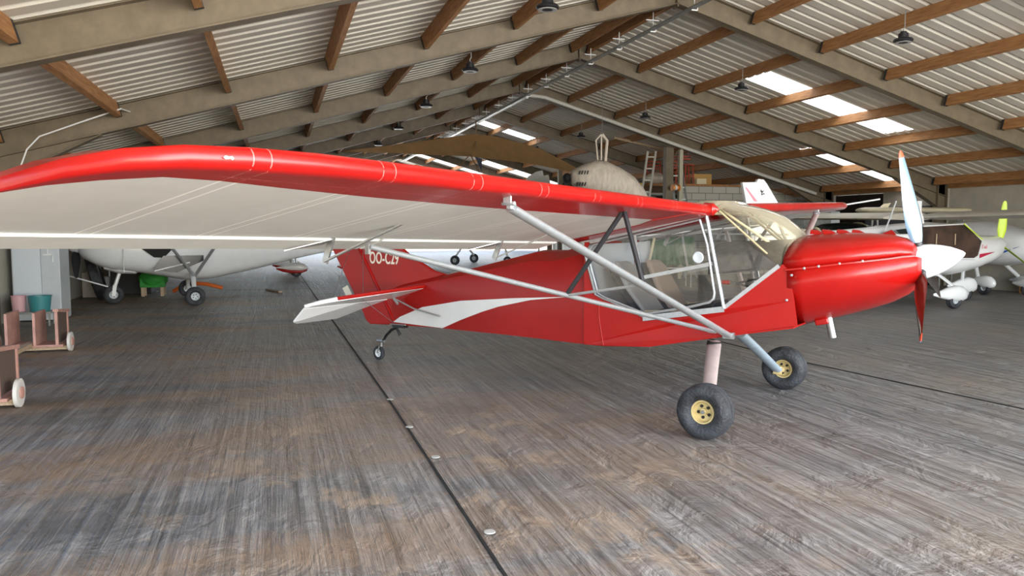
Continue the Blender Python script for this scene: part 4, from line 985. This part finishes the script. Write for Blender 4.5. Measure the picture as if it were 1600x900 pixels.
# ------------------------------------------------------------------ storage loft at the back
w = MB(); w.prism([(12.35, 22.0, 0), (17.0, 22.0, 0), (17.0, 22.0, 2.45), (15.4, 22.0, 2.86), (12.35, 22.0, 2.86)], (0, .2, 0)); struct(w.build('wall_back', BLOCK, smooth=0))
w = MB(); w.box((11.55, 23.3, 1.2), (1.7, .2, 2.4)); struct(w.build('wall_inner', BLOCK, smooth=0))
o = MB().box((0, 0, 0), (3.5, 5.0, .08)).build('loft_deck', WOOD, smooth=0); o.location = (13.1, 24.7, 2.90); tag(o, 'timber storage loft deck on top of the block wall', 'deck')
t = thing('loft_posts', 'pair of taupe steel posts at the open end of storage loft', 'posts', (11.3, 20.9, 0))
def zr(x): return zsheet(x)-.36
MB().box((0, 0, zr(11.3)/2), (.24, .20, zr(11.3))).build('wide_post', TAUPE, t, 0); MB().box((.27, -.25, zr(11.6)/2), (.11, .11, zr(11.6))).build('slim_post', mat('pale_olive_post', (.42, .40, .30), .5), t, 0)
o = MB().box((0, 0, 1.9), (.14, .14, 3.8)).build('inner_post', TAUPE, smooth=0); o.location = (9.93, 26.5, 0); tag(o, 'dark steel post standing left of the hanging covered body', 'post')
def ladder(label, p0, p1, wdt, mt, n=9):
    t = thing('ladder', label, 'ladder', p0)
    d = Vector(p1)-Vector(p0); rx = d.cross(Vector((0, 1, 0))).normalized() if abs(d.x) > 2 else Vector((cos(.3), -sin(.3), 0))
    for s in (-1, 1): MB().bar(rx*s*wdt/2, d+rx*s*wdt/2, .03, .07).build('rail', mt, t, 0)
    for k in range(n):
        f = (k+.5)/n; MB().bar(d*f-rx*wdt/2, d*f+rx*wdt/2, .03, .03).build('rung', mt, t, 0)
    return t
ladder('grey aluminium ladder leaning against the loft block wall under stools', (12.2, 21.0, 0), (12.10, 21.85, 3.35), .36, GREYS)
ladder('pale grey ladder leaning beside the hanging covered body', (9.95, 20.4, 0), (10.72, 20.85, 3.80), .24, mat('pale_ladder', (.48, .47, .43), .5), 11)
def stool(label, loc, mt, first=[None], rz=0):
    if first[0] is None:
        t = thing('bar_stool', label, 'stool', loc, rz, 'stools on the storage loft'); first[0] = t
        MB().box((0, 0, .62), (.34, .34, .04)).build('seat', mt, t, 0, bevel=.01)
        for sx in (-1, 1):
            for sy in (-1, 1): MB().bar((sx*.16, sy*.16, 0), (sx*.13, sy*.13, .62), .035, .035).build('leg', mt, t, 0)
        m = MB(); m.bar((-.16, -.16, .25), (.16, -.16, .25), .02, .03); m.build('stretcher', mt, t, 0)
        return t
    t = dup(first[0], loc, rz, label)
    return t
REDW = mat('worn_red_wood', (.42, .07, .035), .6, var=.2)
stool('red wooden stool at the loft edge behind the ladder', (12.80, 22.4, 2.94), REDW)
def chair(label, loc, mt, rz, first=[None]):
    if first[0] is None:
        t = thing('wooden_chair', label, 'chair', loc, rz, 'red chairs on the storage loft'); first[0] = t
        MB().box((0, 0, .44), (.38, .38, .03)).build('seat', mt, t, 0)
        for sx in (-1, 1):
            MB().bar((sx*.16, -.16, 0), (sx*.16, -.16, .44), .03, .03).build('leg', mt, t, 0)
            MB().bar((sx*.16, .17, 0), (sx*.16, .22, .92), .03, .03).build('leg', mt, t, 0)
        for z in (.62, .74, .88): MB().bar((-.16, .2, z), (.16, .2, z), .02, .06).build('back_slat', mt, t, 0)
        return t
    return dup(first[0], loc, rz, label)
chair('red chair standing at the open end of the loft', (11.75, 22.7, 2.94), REDW, .3)
chair('red chair between the stool and first chair on loft', (12.30, 22.5, 2.94), REDW, -.6)
t = dup(bpy.data.objects['wooden_chair'], (12.15, 23.1, 2.94), 2.2, 'red chair standing behind the two others on the loft')
for q in bpy.data.objects:
    if q.name.startswith('wooden_chair'): q.scale = (.85, .85, .85)
for nm, lb, mt, loc, dm in (('carton', 'ochre cardboard box on the loft right of the stool', mat('ochre_card', (.50, .30, .10), .8), (13.45, 22.8, 2.94), (.7, .5, .36)),
    ('carton', 'small cream box on the loft edge before the ochre one', mat('cream_card', (.70, .62, .42), .8), (13.20, 22.32, 2.94), (.35, .3, .18)),
    ('tool_case', 'yellow case on the low shelf right of the leaning ladder', mat('yellow_case', (.75, .55, .05), .5), (11.08, 22.6, 2.66), (.40, .3, .30))):
    cabinet(nm, lb, mt, loc, dm, 'box')
o = MB().box((0, 0, 0), (1.7, .8, .06)).build('shelf_board', GREYS, smooth=0); o.location = (11.55, 22.8, 2.62); tag(o, 'grey shelf board left of the steel posts holding yellow case', 'shelf')
for xx in (10.85, 12.25): 
    o = MB().box((0, 0, 1.28), (.08, .08, 2.57)).build('shelf_post', GREYS, smooth=0); o.location = (xx, 22.5, 0); tag(o, 'grey post under the shelf board, %s end' % ('ladder side' if xx < 11 else 'block wall'), 'post')
m = MB(); m.sphere((0, 0, .14), (.34, .28, .17), 14); m.sphere((.1, .05, .22), (.2, .2, .13), 12); o = m.build('cloth_bundle', SACK); o.location = (11.55, 22.25, 2.95); tag(o, 'cream cloth bundle on the corner of the loft deck', 'bundle')
t = thing('hanging_crate', 'small red crate hung under the roof over the chairs', 'crate', (12.0, 21.3, 3.62))
m = MB()
for z in (.02, .10): 
    for sy in (-1, 1): m.bar((-.22, sy*.12, z), (.22, sy*.12, z), .012, .03)
m.box((0, 0, 0), (.44, .24, .01)); m.build('crate_basket', REDW, t, 0)
for sx in (-1, 1): MB().tube([(sx*.2, 0, .1), (sx*.2, 0, .28)], .006, 5).build('hanger', GREYS, t)
t = thing('cable_reel', 'orange and white cable reel fixed on the steel post', 'reel', (11.36, 20.55, 2.72))
MB().lathe([(-.12, .10), (-.10, .10), (-.09, .055), (.09, .055), (.10, .10), (.12, .10)], (0, 0, 0), (1, 0, 0), 18).build('spool', mat('orange_spool', (.80, .30, .06), .5), t); MB().lathe([(-.03, .075), (.03, .075)], (0, 0, 0), (1, 0, 0), 18).build('cable', WHITE, t)

# covered body hanging from ropes
t = thing('covered_fuselage', 'cream cloth-covered aircraft body hoisted by ropes behind the wing', 'covered aircraft', (8.35, 19.1, 0), radians(-18))
def sack_ring(x, zt, zb, w):
    return [(x, w*cos(a)*(1+.03*sin(9*a+x*5)), (zt+zb)/2+(zt-zb)/2*math.copysign(abs(sin(a))**.85, sin(a))) for a in [2*pi*q/36 for q in range(36)]]
MB().loft([sack_ring(*q) for q in ((-.84, 3.04, 2.78, .10), (-.78, 3.08, 2.66, .28), (-.5, 3.22, 2.48, .42), (-.15, 3.34, 2.34, .5), (.15, 3.29, 2.26, .52), (.55, 3.10, 2.20, .5), (.85, 2.90, 2.16, .45), (1.1, 2.60, 2.14, .36), (1.25, 2.33, 2.12, .2), (1.3, 2.2, 2.12, .06))]).build('cover', SACK, t, 60)
for j, (z_, xs2) in enumerate(((2.98, (-.62, -.55, -.48, -.41)), (2.68, (-.68, -.61, -.54, -.47)))):
    for xx in xs2: MB().box((xx, -.37-.1*(xx+.7), z_), (.028, .06, .10), (0, .3, 0)).build('vent_slot', DARK, t, 0)
m = MB(); m.sphere((-.92, .0, 2.86), (.13, .16, .14), 10); m.tube([(-.9, .05, 2.8), (-1.05, .1, 2.65), (-.98, -.12, 2.7)], .04, 8); m.build('engine_front', DARK, t)
for pts in (((-.12, -.10, 3.33), (-.17, -.05, 3.85), (-.02, 0, 4.02)), ((-.02, -.02, 3.33), (-.02, 0, 4.0)), ((.10, .06, 3.31), (.14, .05, 3.85), (.0, 0, 4.02))):
    MB().tube(pts, .022 if pts[0][0] < 0 else .04, 8).build('rope', SACK, t)
MB().tube([(0, 0, 4.0), (0, 0, 5.11)], .008, 5).build('hoist_line', STEEL, t)

# brown hang-glider wing and its frame, slung under the roof
t = thing('hang_glider', 'brown triangular hang glider wing slung under the roof', 'hang glider', (6.4, 25.6, 0))
gm = MB()
L_ = [(-4.0, 3.3, 4.33), (-2.6, 1.6, 4.38), (-1.3, .5, 4.5), (0, -.3, 4.66), (.8, -.6, 4.55), (1.9, -1.6, 4.1), (3.0, -2.7, 3.30)]
Bm = [(-4.0, 3.32, 4.29), (-2.6, 1.9, 4.17), (-1.3, 1.3, 4.08), (0, .9, 4.03), (.8, .5, 3.93), (1.9, -.9, 3.66), (3.0, -2.65, 3.22)]
gm.loft([[L_[i], Bm[i], (Bm[i][0], Bm[i][1]+.02, Bm[i][2]+.015), (L_[i][0], L_[i][1]+.02, L_[i][2]+.015)] for i in range(7)]); gm.build('sail', BROWNC, t, 60)
for a, b in (((.15, 0, 4.2), (.15, 0, 5.15)), ((.05, .4, 4.05), (-.42, .1, 3.62)), ((.05, .4, 4.05), (.2, -.2, 3.4))): MB().tube([a, b], .02, 6).build('frame_tube', mat('brown_tube_%d' % int(b[2]*10), (.2, .12, .06), .6), t)
MB().prism([(.18, .3, 3.98), (.42, .25, 3.9), (.40, .2, 3.45)], (0, .02, 0)).build('loose_cloth', mat('dark_blue_cloth', (.05, .06, .09), .8), t, 0)
t = thing('stored_tailplanes', 'two white rounded tail surfaces stored behind the wing', 'tail surfaces', (7.82, 22.95, 0))
MB().prism([(x, 0, z) for x, z in ((-.34, 2.6), (-.34, 3.02), (-.26, 3.14), (.0, 3.28), (.2, 3.33), (.26, 3.05), (.26, 2.6))], (0, .03, 0)).build('tail_surface', WHITEF, t, 0)
MB().prism([(x, -.1, z) for x, z in ((-.05, 2.6), (-.05, 3.0), (.1, 3.13), (.36, 3.19), (.44, 2.85), (.44, 2.6))], (0, .03, 0)).build('tail_surface', WHITEF, t, 0)
MB().tube([(.1, .05, 0), (.1, .05, 2.7)], .025, 6).build('support_post', GREYS, t)

# green tarp over a frame, seen through the cabin
t = thing('tarpaulin_rack', 'green tarp thrown over a low metal frame beyond the cabin windows', 'tarpaulin', (9.7, 18.0, 0), radians(-17))
tm = MB(); NX, NZ = 24, 8
rows = []
for j in range(NZ+1):
    f = j/NZ; rows.append([(-.64+1.28*i/NX, -.32+(-.05-.07*sin(i*1.9)*f)+.0, 1.30-.68*f-.07*abs(sin(i*.7))*f) for i in range(NX+1)])
rows = [[(-.64+1.28*i/NX, .32, 1.26) for i in range(NX+1)]]+rows
tm.loft(rows, caps=False, ring_closed=False); o = tm.build('tarp', GREEN, t, 80); so = o.modifiers.new('s', 'SOLIDIFY'); so.thickness = .008
for sx in (-1, 1):
    for sy in (-1, 1): MB().tube([(sx*.6, sy*.28, 0), (sx*.6, sy*.28, 1.25)], .02, 8).build('leg', GREYS, t)
m = MB(); m.tube([(-.6, -.28, .5), (.6, -.28, .5)], .015, 6); m.build('crossbar', GREYS, t)
# small white washers pinning the floor seam
wz = MB().lathe([(0, .028), (.004, .026), (.005, .010)], (0, 0, 0), (0, 0, 1), 16)
wob = wz.build('seam_washer', mat('chalk_white', (.45, .45, .43), .7))
for i, (x, y_, lb) in enumerate(((.94, 6.83, 'white washer pinning the floor seam nearest the tail wheel'), (.95, 5.83, 'white washer on the floor seam, second from the tail wheel'), (.99, 5.0, 'white washer on the floor seam, second from the viewer'), (1.0, 3.66, 'white washer pinning the floor seam nearest the viewer'))):
    o = wob if i == 0 else wob.copy()
    if i: C.objects.link(o)
    o.location = (x, y_, .006); tag(o, lb, 'washer', 'washers along the floor seam'); o.scale = (1.1, 1.1, 1)
